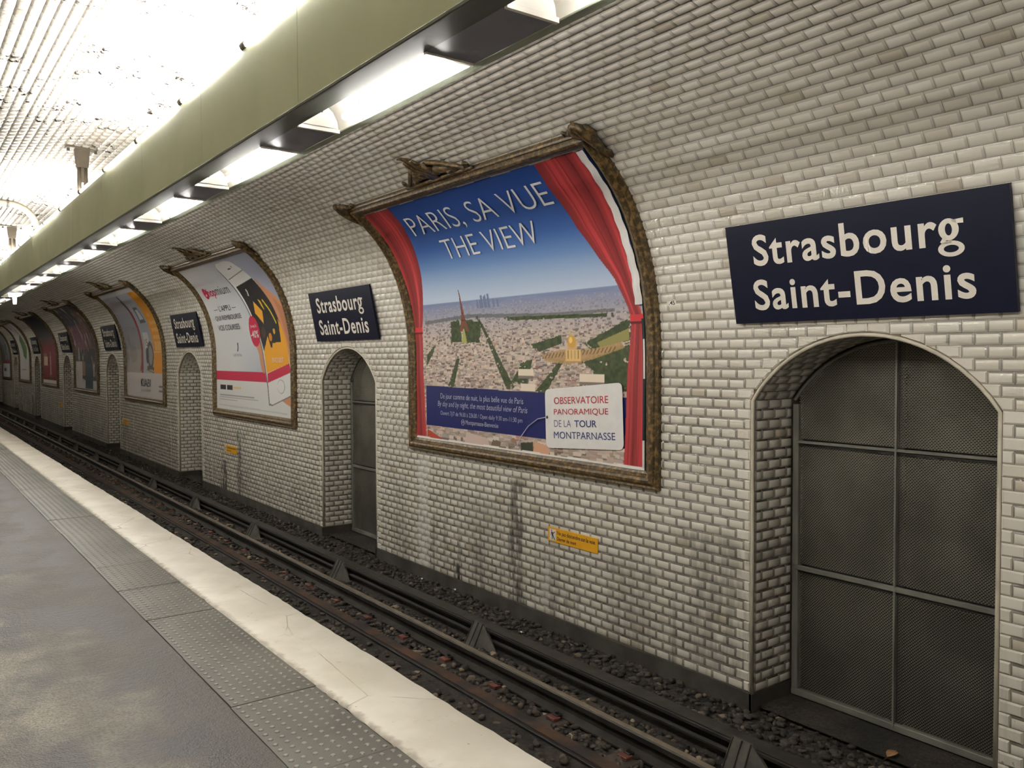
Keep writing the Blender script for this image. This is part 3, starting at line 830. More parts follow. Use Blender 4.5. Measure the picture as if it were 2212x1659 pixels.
# ------------------------------------------------------------------ station name signs
def ring2d(cx, cy, rx, ry, t, n=24):
    v = []; f = []
    for i in range(n):
        w = 2*math.pi*i/n
        v += [(cx+rx*math.cos(w), cy+ry*math.sin(w)), (cx+(rx-t*1.1)*math.cos(w), cy+(ry-t*.82)*math.sin(w))]
    f = [(2*i, 2*((i+1) % n), 2*((i+1) % n)+1, 2*i+1) for i in range(n)]
    return v, f
def sign(yc, label):
    SW, SHh = 1.95, .718
    ang = math.atan2(.135, .704)
    e = tag(empty('station_sign', (WALLX-.02, yc, 1.865)), label, 'sign', 'station name signs above the recesses')
    def place(a, b, c=0.):                   # a from the far edge, b upwards, c out of the face
        a, b = a*(1.95/1.975) if a > .001 else a, b*(.718/.735)
        xx = WALLX-.034-b*math.sin(ang)-c*math.cos(ang); zz = 1.868+b*math.cos(ang)-c*math.sin(ang)
        return (xx, yc+SW/2-a, zz)
    SW0, SH0 = 1.975, .735
    mb = MB(); q = [place(a, b, c) for c in (0, .028) for a, b in ((0, 0), (SW0, 0), (SW0, SH0), (0, SH0))]
    mb.add(q, [(0, 1, 2, 3), (4, 7, 6, 5), (0, 4, 5, 1), (1, 5, 6, 2), (2, 6, 7, 3), (3, 7, 4, 0)]); mb.build('panel', M['navy'], e)
    for a in (.25, SW-.25):
        MB().tube([place(a, SHh-.1, 0), tuple(np.array(place(a, SHh-.1, 0))+np.array([.14, 0, 0]))], .012, 6).build('wall_bracket', M['cap'], e)
    pl = lambda a, b: place(a, b, .0295)
    letters('lettering', 'Strasbour', (.222, 1.556, .42, .648), pl, M['white'], e, bold=.019, spacing=1.10)
    v = []; f = []                           # two-storey g
    for cx, cy, rx, ry, t in ((1.624, .518, .060, .066, .036), (1.632, .402, .078, .048, .031)):
        a, b = ring2d(cx, cy, rx, ry, t); f += [tuple(i+len(v) for i in q) for q in b]; v += a
    for poly in ([(1.592, .478), (1.618, .462), (1.600, .448), (1.640, .452), (1.636, .434), (1.585, .428), (1.570, .446)], [(1.640, .572), (1.712, .578), (1.712, .548), (1.665, .550)]):
        f.append(tuple(range(len(v), len(v)+len(poly)))); v += poly
    mesh('lettering', [pl(*p) for p in v], f, M['white'], e)
    letters('lettering', 'Saint-Denis', (.192, 1.757, .093, .322), pl, M['white'], e, bold=.019, spacing=1.10)
    return e
SIGN_LABELS = ['large navy name plate with white lettering above the wide mesh gate at right', 'navy name plate between the curtain poster and the phone poster', 'navy name plate between the phone poster and the orange-edged poster',
               'glare-washed navy name plate beyond the orange-edged poster', 'small navy name plate between the two dark red posters', 'tiny far navy name plate past the darkest red poster', 'farthest navy name plate near the left edge']
for k, y in enumerate((3.04, 10.71, 18.33, 26.02, 33.75, 41.5, 49.2)): sign(y, SIGN_LABELS[k])

# ------------------------------------------------------------------ mesh gates in two recesses
def gate(yn, label):
    X = WALLX+.48
    e = tag(empty('mesh_gate', (X, yn, -1.02)), label, 'gate')
    w = NHW-.03; zb = -1.0; z1, z2 = -.035, .948
    R2, zc = NR-.03, NZC
    fr = MB(); fr.box(X-.03, X+.02, yn+w-.05, yn+w, zb, NSPR-.04, .004).build('frame_post', M['gate'], e)
    MB().box(X-.03, X+.02, yn-w, yn-w+.05, zb, NSPR-.04, .004).build('frame_post', M['gate'], e)
    th0 = math.asin(w/R2)
    MB().tube([(X, yn+math.sin(t)*R2, zc+math.cos(t)*R2) for t in np.linspace(-th0, th0, 21)], .014, 6).build('arch_bar', M['gate'], e)
    MB().box(X-.035, X+.02, yn-w, yn+w, zb-.02, zb+.03, .004).build('bottom_rail', M['gate'], e)
    MB().box(X-.04, X-.02, yn-.007, yn+.007, zb, zc+R2-.01, .002).build('mullion', M['gate'], e)
    MB().box(X+.002, X+.03, yn-.045, yn+.045, zb, zc+R2-.02).build('mullion_post', M['black'], e)
    for z, hgt in ((z1, .036), (z2, .022)):
        MB().box(X-.038, X-.004, yn-w+.03, yn+w-.03, z, z+hgt, .004).build('crossbar', M['gate'], e)
        MB().box(X-.02, X-.004, yn-w+.03, yn+w-.03, z-.018, z-.004).build('crossbar_lip', M['black'], e)
    cw, chh = .0220, .0112
    for sgn in (-1, 1):
        for za, zb_ in ((zb+.03, z1-.005), (z1+.045, z2-.005), (z2+.032, zc+R2)):
            ya, yb = (yn-w+.045, yn-.004) if sgn < 0 else (yn+.004, yn+w-.045)
            ny, nz = int((yb-ya)/cw), int((zb_-za)/chh)
            Yc = ya+(np.arange(ny)+.5)*(yb-ya)/ny; Zc = za+(np.arange(nz)+.5)*(zb_-za)/nz
            a, b = np.meshgrid(Yc, Zc); odd = (np.arange(nz) % 2)[:, None]*cw/2-cw/4
            a = (a+odd).ravel(); b = b.ravel()
            ok = (np.abs(a-yn) < w-.03) & ((b < NSPR-.1) | (np.hypot(a-yn, b-zc) < R2-.005))
            a, b = a[ok], b[ok]; N = len(a); hy, hz = (yb-ya)/ny/2, (zb_-za)/nz/2
            V = np.empty((N, 8, 3)); V[:, :, 0] = X
            for i, (p, q) in enumerate(((-1, -1), (1, -1), (1, 1), (-1, 1))):
                V[:, i, 1] = a+p*hy; V[:, i, 2] = b+q*hz
                V[:, i+4, 1] = a+p*hy*.66; V[:, i+4, 2] = b+q*hz*.46; V[:, i+4, 0] = X+(.004 if q > 0 else -.003)
            F = np.array([(0, 1, 5, 4), (1, 2, 6, 5), (2, 3, 7, 6), (3, 0, 4, 7)]); F = (np.arange(N)[:, None, None]*8+F[None]).reshape(-1, 4)
            quad_mesh('mesh_panel', V.reshape(-1, 3)-np.array(e.location), F, M['gate_mesh'], e)
    return e
gate(NICHES[1], 'tall grey expanded-metal gate closing the nearest arched recess')
gate(NICHES[2], 'narrow-looking grey mesh gate in the recess left of the curtain poster')
for k in (1, 2, 6):                          # dark sheets added in place of the shade inside the deep recesses
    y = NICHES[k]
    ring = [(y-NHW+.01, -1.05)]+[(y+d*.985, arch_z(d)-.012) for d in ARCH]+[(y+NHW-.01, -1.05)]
    mesh('recess_shade_sheet', [(WALLX+.62, *p) for p in ring], [tuple(range(len(ring)))], M['void'], wall_right)

# ------------------------------------------------------------------ yellow warning plates, number sticker
def warning(yc, label):
    e = tag(empty('warning_plate', (WALLX-.02, yc, -.18)), label, 'sign', 'yellow warning plates low on the wall')
    w, h = .72, .14; x = WALLX-.016
    pl = lambda a, b: (x-.0075, yc+w/2-a, -.178+b)
    MB().box(x-.006, x+.004, yc-w/2, yc+w/2, -.178, -.178+h, .002).build('plate', M['yellow'], e)
    mesh('pictogram_panel', [pl(.03, .015), pl(.125, .015), pl(.125, .125), pl(.03, .125)], [(0, 1, 2, 3)], M['pwhite'], e)
    fig = MB(); q = lambda a, b: (x-.0085, yc+w/2-a, -.178+b)
    for poly in ([(.055, .118), (.068, .118), (.070, .106), (.058, .104)], [(.056, .10), (.078, .098), (.086, .072), (.066, .070)], [(.066, .072), (.086, .072), (.112, .026), (.100, .024), (.078, .060)],
                 [(.066, .072), (.078, .072), (.074, .024), (.064, .024)], [(.056, .10), (.062, .098), (.058, .062), (.050, .062)]):
        fig.add([q(*p) for p in poly], [tuple(range(len(poly)))])
    mesh('walking_figure', fig.v, fig.f, M['ink'], e)
    arm = MB(); arm.add([q(.082, .088), q(.108, .106), q(.114, .100), q(.086, .078)], [(0, 1, 2, 3)])
    mesh('raised_arm', arm.v, arm.f, M['pred'], e)
    letters('lettering', 'Ne pas descendre sur la voie', (.145, .685, .068, .118), pl, M['ink'], e, bold=.014)
    letters('lettering', 'Danger de mort', (.145, .425, .014, .060), pl, M['ink'], e, bold=.014)
warning(5.95, 'yellow warning plate with a pictogram below the curtain poster')
warning(15.86, 'yellow warning plate below the phone poster')
warning(24.72, 'yellow warning plate below the orange-edged poster')
warning(35.75, 'faint yellow warning plate below the dark red poster farther on')
st = tag(empty('number_sticker', (5.10, 4.68, 2.06)), 'tiny white sticker reading 45 on the tiles beside the curtain poster', 'sticker')
pl = lambda a, b: on_wall(4.73-a, 3.165+b, .0105)
mesh('label', [pl(0, 0), pl(.10, 0), pl(.10, .05), pl(0, .05)], [(0, 1, 2, 3)], M['white'], st)
letters('lettering', '.45', (.022, .085, .008, .042), lambda a, b: on_wall(4.73-a, 3.165+b, .0118), M['ink'], st, bold=.01)

# ------------------------------------------------------------------ poster frames
FS0, FS1 = 1.63, 4.79                        # arc length of the frame's lower and upper edge
PS0 = 1.78                                   # lower edge of the paper
PROFILE = [(0, 0), (.0, .048), (.012, .062), (.03, .058), (.038, .072), (.055, .086), (.075, .088), (.095, .076), (.103, .060), (.118, .058), (.128, .046), (.145, .040), (.152, .018)]
def frame(y0, y1, label, detail):
    e = tag(empty('billboard', on_wall((y0+y1)/2, FS0)), label, 'frame', 'moulded poster frames')
    ns = 40 if detail > 1 else 20
    n = len(PROFILE)
    def side(fn, m, name='moulding'):
        v = [fn(t, w, h) for t in np.linspace(0, 1, m) for w, h in PROFILE]
        f = [(i*n+k, i*n+k+1, (i+1)*n+k+1, (i+1)*n+k) for i in range(m-1) for k in range(n-1)]
        mb = MB(); mb.add(v, f); return mb.build(name, M['bronze'], e)
    side(lambda t, w, h: on_wall(y0+w, FS0+w+(FS1-FS0-2*w)*t, h), ns)
    side(lambda t, w, h: on_wall(y1-w, FS0+w+(FS1-FS0-2*w)*t, h), ns)
    side(lambda t, w, h: on_wall(y0+w+(y1-y0-2*w)*t, FS0+w, h), 2)
    side(lambda t, w, h: on_wall(y0+w+(y1-y0-2*w)*t, FS1-w, h), 2)
    ss = np.linspace(FS0+.14, FS1-.14, 30)
    v = [on_wall(yy, s, .014) for s in ss for yy in (y0+.14, y1-.14)]
    mesh('backboard', v, [(2*i, 2*i+1, 2*i+3, 2*i+2) for i in range(29)], M['backing'], e, True)
    # crest and corner acanthus; local axes: a towards -Y, b up the vault, c into the room
    x, z, tx, tz, nx, nz = (float(q) for q in prof(FS1))
    def loc(yo):
        return lambda a, b, c: (x+tx*b+nx*c, yo-a, z+tz*b+nz*c)
    L = loc((y0+y1)/2+.03)
    mb = MB()
    mb.tube([L(-.60, .012, .05), L(-.3, .02, .055), L(.3, .02, .055), L(.60, .012, .05)], [.016, .024, .024, .016], 8)
    for sg in (-1, 1):
        mb.tube([L(sg*q[0], q[1], q[2]) for q in ((.56, .035, .05), (.575, .075, .055), (.55, .10, .06), (.525, .085, .06), (.53, .06, .06), (.50, .045, .06), (.42, .09, .062), (.32, .15, .068), (.22, .205, .072), (.13, .235, .075), (.09, .20, .075), (.11, .15, .07), (.15, .13, .07), (.17, .16, .07))],
                [.012, .016, .016, .013, .012, .02, .024, .026, .027, .026, .022, .018, .014, .01], 8)
        mb.tube([L(sg*.40, .03, .03), L(sg*.30, .085, .05), L(sg*.18, .13, .06), L(sg*.08, .10, .06)], [.03, .055, .075, .05], 8, rb=[.03, .04, .05, .04])
        mb.blob(L(sg*.16, .12, .085), [np.array(L(.045, 0, 0))-np.array(L(0, 0, 0)), np.array(L(0, .045, 0))-np.array(L(0, 0, 0)), np.array(L(0, 0, .03))-np.array(L(0, 0, 0))])
        mb.blob(L(sg*.30, .07, .075), [np.array(L(.05, 0, 0))-np.array(L(0, 0, 0)), np.array(L(0, .03, 0))-np.array(L(0, 0, 0)), np.array(L(0, 0, .025))-np.array(L(0, 0, 0))])
    crest = mb.build('crest', M['bronze'], e, True)
    mb = MB()
    for a, k in ((-.05, .8), (0, 1.), (.05, .8), (-.09, .6), (.09, .6)):
        mb.tube([L(a*.5, .04, .05), L(a*.9, .16, .085), L(a*1.2, .27*k+.02, .11), L(a*1.3, .37*k, .135), L(a*1.2, .44*k, .165*k+.01), L(a*1.1, .455*k, .20*k)], [.03, .042, .045, .038, .026, .008], 8, rb=[.03, .03, .026, .02, .014, .006])
    mb.build('crest_leaf', M['bronze'], crest, True)
    for yo, sg in ((y0, 1), (y1, -1)):
        C_ = loc(yo); mb = MB()
        c = lambda a, b, h: C_(sg*a*-1, b, h)  # a grows towards the middle of the frame
        for q, r_ in ((((-.02, -.28, .05), (-.035, -.16, .07), (-.04, -.04, .085), (-.03, .06, .095), (.0, .125, .11), (.03, .10, .13)), (.018, .034, .045, .045, .035, .012)),
                      (((.02, -.04, .07), (.06, .03, .085), (.03, .10, .09), (-.01, .12, .10)), (.03, .04, .035, .015)),
                      (((.22, .012, .05), (.205, .055, .055), (.175, .05, .06), (.185, .025, .06), (.13, .03, .065), (.07, .075, .075), (.03, .05, .08)), (.012, .016, .014, .014, .024, .03, .02)),
                      (((-.045, -.12, .06), (-.075, -.03, .06), (-.06, .05, .07), (-.02, .08, .08)), (.016, .026, .028, .014)),
                      (((-.04, -.30, .05), (-.06, -.25, .05), (-.045, -.21, .055)), (.012, .02, .012))):
            mb.tube([c(*p) for p in q], list(r_), 8)
        mb.build('corner_acanthus', M['bronze'], e, True)
    return e

# ------------------------------------------------------------------ printed posters, painted by rule onto a curved sheet
class Paint:
    def __init__(s, na, nb, W=3.84, Hh=2.86, bg=(230, 228, 224)):
        s.na, s.nb, s.W, s.H = na, nb, W, Hh
        s.A, s.B = np.meshgrid(np.linspace(0, W, na), np.linspace(0, Hh, nb))
        s.I = np.empty((nb, na, 3)); s.I[:] = np.array(bg)/255.
        s.r = np.random.default_rng(3)
    def mask(s, poly):
        P = np.array(poly, float); m = np.zeros(s.A.shape, bool)
        x, y = s.A, s.B
        for i in range(len(P)):
            (x0, y0), (x1, y1) = P[i-1], P[i]
            if y0 == y1: continue
            c = ((y0 > y) != (y1 > y)) & (x < (x1-x0)*(y-y0)/(y1-y0)+x0)
            m ^= c
        return m
    def put(s, m, col, alpha=1.):
        c = np.array(col, float)/255.
        a = np.asarray(alpha, float)
        if a.ndim: a = a[m][:, None]
        s.I[m] = s.I[m]*(1-a)+c*a
    def poly(s, p, col, alpha=1.): s.put(s.mask(p), col, alpha)
    def rect(s, a0, a1, b0, b1, col, alpha=1.): s.put((s.A >= a0) & (s.A <= a1) & (s.B >= b0) & (s.B <= b1), col, alpha)
    def ell(s, a, b, ra, rb, col, alpha=1.): s.put(((s.A-a)/ra)**2+((s.B-b)/rb)**2 <= 1, col, alpha)
    def line(s, pts, w, col, alpha=1.):
        for (x0, y0), (x1, y1) in zip(pts[:-1], pts[1:]):
            d = np.array([x1-x0, y1-y0]); L2 = d @ d+1e-9
            t = np.clip(((s.A-x0)*d[0]+(s.B-y0)*d[1])/L2, 0, 1)
            s.put(np.hypot(s.A-x0-t*d[0], s.B-y0-t*d[1]) < w/2, col, alpha)
    def ramp(s, m, t, stops):
        ts = [q[0] for q in stops]; c = np.array([q[1] for q in stops])/255.
        s.I[m] = np.stack([np.interp(t[m], ts, c[:, k]) for k in range(3)], 1)
    def noise(s, fa, fb, seed=0):
        r = np.random.default_rng(seed); na, nb = int(s.W*fa)+3, int(s.H*fb)+3
        g = r.random((nb, na)); x, y = s.A*fa, s.B*fb; i, j = x.astype(int), y.astype(int); u, v = x-i, y-j
        u, v = u*u*(3-2*u), v*v*(3-2*v)
        return (g[j, i]*(1-u)+g[j, i+1]*u)*(1-v)+(g[j+1, i]*(1-u)+g[j+1, i+1]*u)*v
    def sheet(s, name, k, label, parent=None, off=.022, wob=0.):
        ya = 8.84+PERIOD*k
        b = s.B[:, 0]; x, z, tx, tz, nx, nz = prof(PS0+b)
        o = off+(wob*(s.noise(2.5, 2.5, 5)-.5) if wob else 0*s.A)
        V = np.stack([x[:, None]+nx[:, None]*o, ya-s.A, z[:, None]+nz[:, None]*o], 2)
        idx = np.arange(s.na*s.nb).reshape(s.nb, s.na)
        F = np.stack([idx[:-1, :-1], idx[:-1, 1:], idx[1:, 1:], idx[1:, :-1]], 2).reshape(-1, 4)
        ob = quad_mesh(name, V.reshape(-1, 3), F, M['print'], parent)
        at = ob.data.attributes.new('print', 'FLOAT_COLOR', 'POINT')
        c = np.ones((s.na*s.nb, 4), np.float32); c[:, :3] = lin(np.clip(s.I.reshape(-1, 3), 0, 1)); at.data.foreach_set('color', c.ravel())
        smooth(ob.data)
        return tag(ob, label, 'poster', 'posters in the frames')
def placer(k, off):
    ya = 8.84+PERIOD*k
    return lambda a, b: on_wall(ya-a, PS0+b, off)

# poster 1: curtains open on a view over the city
def poster_view():
    p = Paint(520, 390)
    sky = p.B > 1.5
    p.ramp(sky, p.B+.02*(p.A-1.9), [(1.5, (196, 204, 222)), (1.62, (190, 204, 226)), (1.8, (158, 180, 212)), (2.0, (104, 138, 190)), (2.2, (62, 100, 168)), (2.5, (42, 76, 146)), (2.9, (34, 66, 136))])
    city = p.B < 1.60
    p.ramp(city, p.B, [(0, (206, 186, 172)), (.7, (210, 192, 178)), (1.2, (196, 182, 176)), (1.45, (168, 164, 178)), (1.56, (128, 138, 172)), (1.60, (150, 168, 204))])
    r = p.r
    # rooftops, far to near, each with a lit roof and a shaded side
    for b in np.concatenate([np.linspace(1.54, 1.2, 1500), np.linspace(1.2, .0, 5200)]):
        d = (1.62-b); w = d*r.uniform(.03, .09)+.008; h = d*r.uniform(.014, .045)+.007; a = r.uniform(0, 3.84); bb = b+r.uniform(-.015, .015)
        t = r.random(); haze = min(1, max(0, (b-1.15)/.4))
        roof = np.array((226, 208, 196) if t < .55 else (204, 182, 168) if t < .8 else (182, 168, 166) if t < .94 else (196, 146, 124))*r.uniform(.72, .98)+r.normal(0, 2.5, 3)
        sidec = np.array((112, 98, 92)) if r.random() < .5 else np.array((222, 206, 186))*r.uniform(.8, 1.)
        hz = np.array((150, 156, 184))
        roof = roof*(1-haze*.6)+hz*haze*.6; sidec = sidec*(1-haze*.7)+hz*haze*.7
        i0, i1 = int(a/3.84*519), int((a+w)/3.84*519)+1; j0, j1 = int(max(bb, 0)/2.86*389), int((bb+h)/2.86*389)+1; jm = (j0+j1+1)//2
        p.I[j0:jm, i0:i1] = sidec/255.; p.I[jm:j1, i0:i1] = roof/255.
    fog = p.noise(5, 9, 2)
    p.put((p.B < 1.602) & (p.B > 1.545+.04*fog), (122, 136, 172), .8); p.put((p.B <= 1.56) & (p.B > 1.40), (140, 148, 176), .35)
    for a in np.r_[r.normal(1.55, .07, 9), r.uniform(1.2, 1.8, 5)]: p.rect(a, a+r.uniform(.015, .035), 1.50, 1.56+r.uniform(.0, .09)*math.exp(-((a-1.55)/.15)**2)+.01, (112, 126, 158))
    p.poly([(.26, 1.40), (1.2, 1.45), (2.6, 1.40), (3.5, 1.40), (3.5, 1.37), (2.4, 1.36), (1.2, 1.41), (.26, 1.36)], (78, 84, 84), .6)
    n1, n2 = p.noise(30, 40, 8), p.noise(14, 18, 9)
    def trees(poly, k=.42):
        P_ = np.array(poly); c_ = P_.mean(0)
        m = p.mask(poly) | (p.mask(c_+(P_-c_)*1.12) & (n1 > .55)); m &= n2*.5+n1*.9 > k*.62
        g = (n1*.6+.2)[:, :, None]
        p.I[m] = (np.array((30, 44, 28))*(1-g[m])+np.array((86, 98, 56))*g[m])/255.
    trees([(.80, 1.14), (.82, 1.36), (1.0, 1.39), (1.02, 1.14)], .2); trees([(1.08, 1.14), (1.06, 1.38), (1.41, 1.36), (1.36, 1.13)], .2)
    trees([(1.37, 1.38), (1.41, 1.38), (1.62, 1.10), (1.95, .70), (1.84, .66), (1.56, 1.08)], .45)
    trees([(.91, .96), (.97, .96), (.84, .64), (.72, .64)], .45); trees([(2.72, .94), (2.78, .94), (2.52, .64), (2.36, .64)], .5)
    trees([(.26, 1.0), (.45, 1.12), (.40, 1.02), (.26, .88)], .3)
    trees([(2.3, 1.10), (2.75, 1.18), (2.75, 1.10), (2.4, 1.02)], .3); trees([(3.1, 1.10), (3.65, 1.30), (3.67, 1.12), (3.2, 1.04)], .3)
    trees([(3.05, .92), (3.66, 1.08), (3.66, .66), (3.3, .70), (3.2, .84)], .5); trees([(1.9, 1.39), (3.4, 1.36), (3.4, 1.33), (2.0, 1.35)], .35)
    trees([(1.95, .72), (2.1, .90), (2.3, .95), (2.2, .70)], .4)
    p.poly([(1.02, 1.13), (1.07, 1.29), (1.09, 1.29), (1.13, 1.13)], (168, 166, 92)); p.poly([(3.25, 1.10), (3.66, 1.22), (3.66, 1.12), (3.3, 1.04)], (146, 140, 84))
    # iron tower
    iron = (120, 72, 54)
    p.poly([(1.086, 1.735), (1.100, 1.735), (1.108, 1.60), (1.122, 1.45), (1.150, 1.36), (1.19, 1.26), (1.13, 1.26), (1.09, 1.33), (1.05, 1.26), (.985, 1.26), (1.035, 1.36), (1.065, 1.45), (1.078, 1.60)], iron)
    p.rect(1.045, 1.145, 1.375, 1.392, (92, 56, 44)); p.rect(1.07, 1.12, 1.462, 1.474, (92, 56, 44))
    # gilded dome and its long wings
    p.poly([(2.44, .99), (2.72, 1.04), (3.10, 1.03), (3.55, 1.10), (3.60, 1.05), (3.2, .95), (2.85, .90), (2.5, .93)], (176, 142, 96), .85)
    for q in np.arange(2.5, 3.5, .05): p.line([(q, .96+.06*(q-2.5)), (q+.03, 1.0+.06*(q-2.5))], .012, (110, 84, 54))
    p.poly([(2.80, .93), (3.02, .93), (3.02, 1.04), (2.80, 1.04)], (222, 186, 124)); p.rect(2.83, 2.96, 1.04, 1.10, (206, 170, 112))
    for q in (2.83, 2.88, 2.93, 2.98): p.rect(q, q+.012, .95, 1.03, (140, 108, 66))
    p.ell(2.892, 1.115, .062, .062, (206, 158, 70)); p.ell(2.88, 1.13, .025, .03, (240, 204, 122)); p.rect(2.883, 2.899, 1.16, 1.22, (206, 166, 84))
    for a, b, w in ((2.05, .78, .26), (3.0, .74, .34), (2.10, .63, .24)): p.rect(a, a+w, b, b+.07, (232, 218, 198)); p.rect(a, a+w, b-.03, b, (124, 112, 104))
    # street roofs in front
    p.poly([(.26, .02), (.26, .12), (.75, -.02), (.6, -.04)], (176, 72, 52)); p.poly([(1.05, 0), (1.1, .14), (1.5, .10), (1.55, 0)], (206, 184, 176)); p.poly([(1.55, 0), (1.6, .09), (1.75, .08), (1.72, 0)], (112, 96, 86))
    p.poly([(2.1, .0), (2.1, .10), (2.3, .12), (2.3, 0)], (60, 66, 50)); p.poly([(2.3, 0), (2.32, .13), (2.55, .10), (2.55, 0)], (214, 164, 134))
    p.rect(.0, 3.84, -.1, .018, (232, 230, 226))
    # navy band
    p.poly([(.24, .636), (3.70, .61), (3.70, .165), (.24, .163)], (24, 32, 92))
    # curtains
    def curtain(inner, outer, lows, cx):
        I = np.array(inner); O = np.array(outer)
        m = p.mask(list(inner)+list(reversed(outer)))
        ai = np.interp(p.B, I[::-1, 1], I[::-1, 0]); ao = np.interp(p.B, O[::-1, 1], O[::-1, 0])
        u = np.clip((p.A-ao)/(ai-ao+1e-6), 0, 1)
        f = .5+.5*np.sin(u*21+np.sin(p.B*2.)*1.6)*.6+.22*np.sin(u*47+1.3*p.B)
        g = .5+.5*np.sin(u*9.3+.8*p.B)
        c = np.clip(.62+.30*f*g+.1*g, 0, 1)[:, :, None]
        line_ = np.clip(1-np.minimum.reduce([abs(u-q-.05*np.sin(p.B*1.7)) for q in (.30, .52, .78)])/.03, 0, 1)[:, :, None]
        colr = np.array((214, 74, 78))*c; colr = colr*(1-.55*line_)+np.array((86, 16, 26))*.55*line_
        p.I[m] = colr[m]/255.
    curtain([(.585, 2.87), (.59, 2.62), (.52, 2.311), (.425, 1.973), (.325, 1.70), (.225, 1.43), (.185, 1.32), (.172, 1.26), (.172, .82), (.245, .0)],
            [(-.02, 2.87), (-.02, 2.6), (-.02, 2.3), (-.02, 1.97), (-.02, 1.7), (-.02, 1.43), (-.01, 1.32), (-.01, 1.26), (-.02, .82), (-.02, .0)], None, 0)
    curtain([(3.20, 2.87), (3.17, 2.60), (3.185, 2.49), (3.262, 2.157), (3.425, 1.839), (3.548, 1.663), (3.66, 1.413), (3.695, 1.31), (3.69, 1.26), (3.63, .85), (3.59, .0)],
            [(3.74, 2.87), (3.745, 2.6), (3.745, 2.5), (3.75, 2.16), (3.76, 1.84), (3.765, 1.66), (3.80, 1.41), (3.835, 1.32), (3.83, 1.27), (3.82, .85), (3.81, .0)], None, 0)
    for a0, a1 in ((-.02, .19), (3.68, 3.86)):
        p.rect(a0, a1, 1.27, 1.335, (206, 56, 62)); p.rect(a0, a1, 1.252, 1.272, (96, 18, 28))
    p.put((p.A > 3.815) & (p.B < 1.3), (28, 36, 44)); p.put((p.A > 3.822) & (p.B < 1.12) & (p.B > .78), (224, 222, 218)); p.put((p.A > 3.815) & (p.B < .25), (206, 204, 200))
    p.put((p.B < .02+.008*np.sin(p.A*9)), (234, 232, 228)); p.put((p.B > 2.845+.006*np.sin(p.A*11)), (206, 208, 206))
    o = p.sheet('poster', 0, 'large poster of red curtains opening on a city view', wob=.010)
    P = lambda off: placer(0, off)
    W = M['pwhite']
    words('PARIS, SA VUE', (.71, 3.14, 2.385, 2.672), place=P(.034), mat=W, parent=o, bold=-.012, cut=.05)
    words('THE VIEW', (1.09, 2.73, 2.085, 2.315), place=P(.034), mat=W, parent=o, bold=-.010, cut=.05)
    lt = M['pblue']
    letters('lettering', 'De jour comme de nuit, la plus belle vue de Paris', (.575, 2.157, .475, .555), P(.034), lt, o, bold=-.006)
    letters('lettering', 'By day and by night, the most beautiful view of Paris', (.513, 2.225, .385, .467), P(.034), lt, o, bold=-.006, shear=.22)
    letters('lettering', 'Ouvert 7j/7 de 9h30 \u00e0 23h30 / Open daily 9:30 am-11:30 pm', (.573, 2.141, .290, .352), P(.034), lt, o, bold=-.004)
    letters('lettering', 'Montparnasse-Bienven\u00fce', (1.10, 1.723, .208, .272), P(.034), lt, o)
    v, f = ring2d(1.045, .242, .034, .034, .006); mesh('metro_mark', [P(.034)(*q) for q in v], f, lt, o)
    letters('lettering', 'M', (1.026, 1.064, .224, .26), P(.034), lt, o)
    # white card on a string
    c = np.array([(2.507, .655), (3.58, .746), (3.603, .154), (2.526, .085)]); out = []
    for i in range(4):
        a, b, d = c[i-1], c[i], c[(i+1) % 4]; u = (a-b)/np.linalg.norm(a-b); w = (d-b)/np.linalg.norm(d-b)
        for t in np.linspace(0, 1, 6): out.append(b+u*.06*(1-t)**2+w*.06*t**2)
    mesh('white_card', [P(.036)(*q) for q in out], [tuple(range(len(out)))], W, o)
    for txt, b, x1, mat, bd in (('OBSERVATOIRE', .516, 3.41, M['pred'], .003), ('PANORAMIQUE', .404, 3.41, M['pred'], 0.), ('MONTPARNASSE', .186, 3.50, M['pnavy'], 0.)):
        letters('lettering', txt, (2.65, x1, b, b+.066), P(.0385), mat, o, bold=bd, rot=.055)
    letters('lettering', 'DE LA', (2.654, 2.90, .298, .362), P(.0385), M['pnavy'], o, bold=-.012, rot=.055)
    letters('lettering', 'TOUR', (2.95, 3.258, .314, .378), P(.0385), M['pnavy'], o, bold=.012, rot=.055)
    MB().tube([P(.040)(2.54, .385), P(.040)(2.40, .36), P(.040)(2.25, .28), P(.040)(2.12, .16), P(.040)(2.05, .05)], .005, 5).build('card_string', M['pblue'], o)
    MB().blob(P(.04)(2.545, .385), [(.0, .016, 0), (0, 0, .016), (.004, 0, 0)]).build('card_eyelet', M['ink'], o)
    # strip of white paper peeling off along the right side
    v = []; bs = np.linspace(1.42, 2.85, 28)
    for i, b in enumerate(bs):
        ai = np.interp(b, [1.42, 1.65, 1.93, 2.3, 2.54, 2.85], [3.762, 3.768, 3.754, 3.751, 3.747, 3.738])+.006*math.sin(i*1.7)
        for t in (0, .33, .66, 1):
            v.append(P(.030+.022*math.sin(t*3.)*(1+.4*math.sin(i*.9))+.008*t)(ai+t*.098, b))
    mesh('peeling_strip', v, [(4*i+k, 4*i+k+1, 4*i+k+5, 4*i+k+4) for i in range(27) for k in range(3)], W, o, True)
    return o

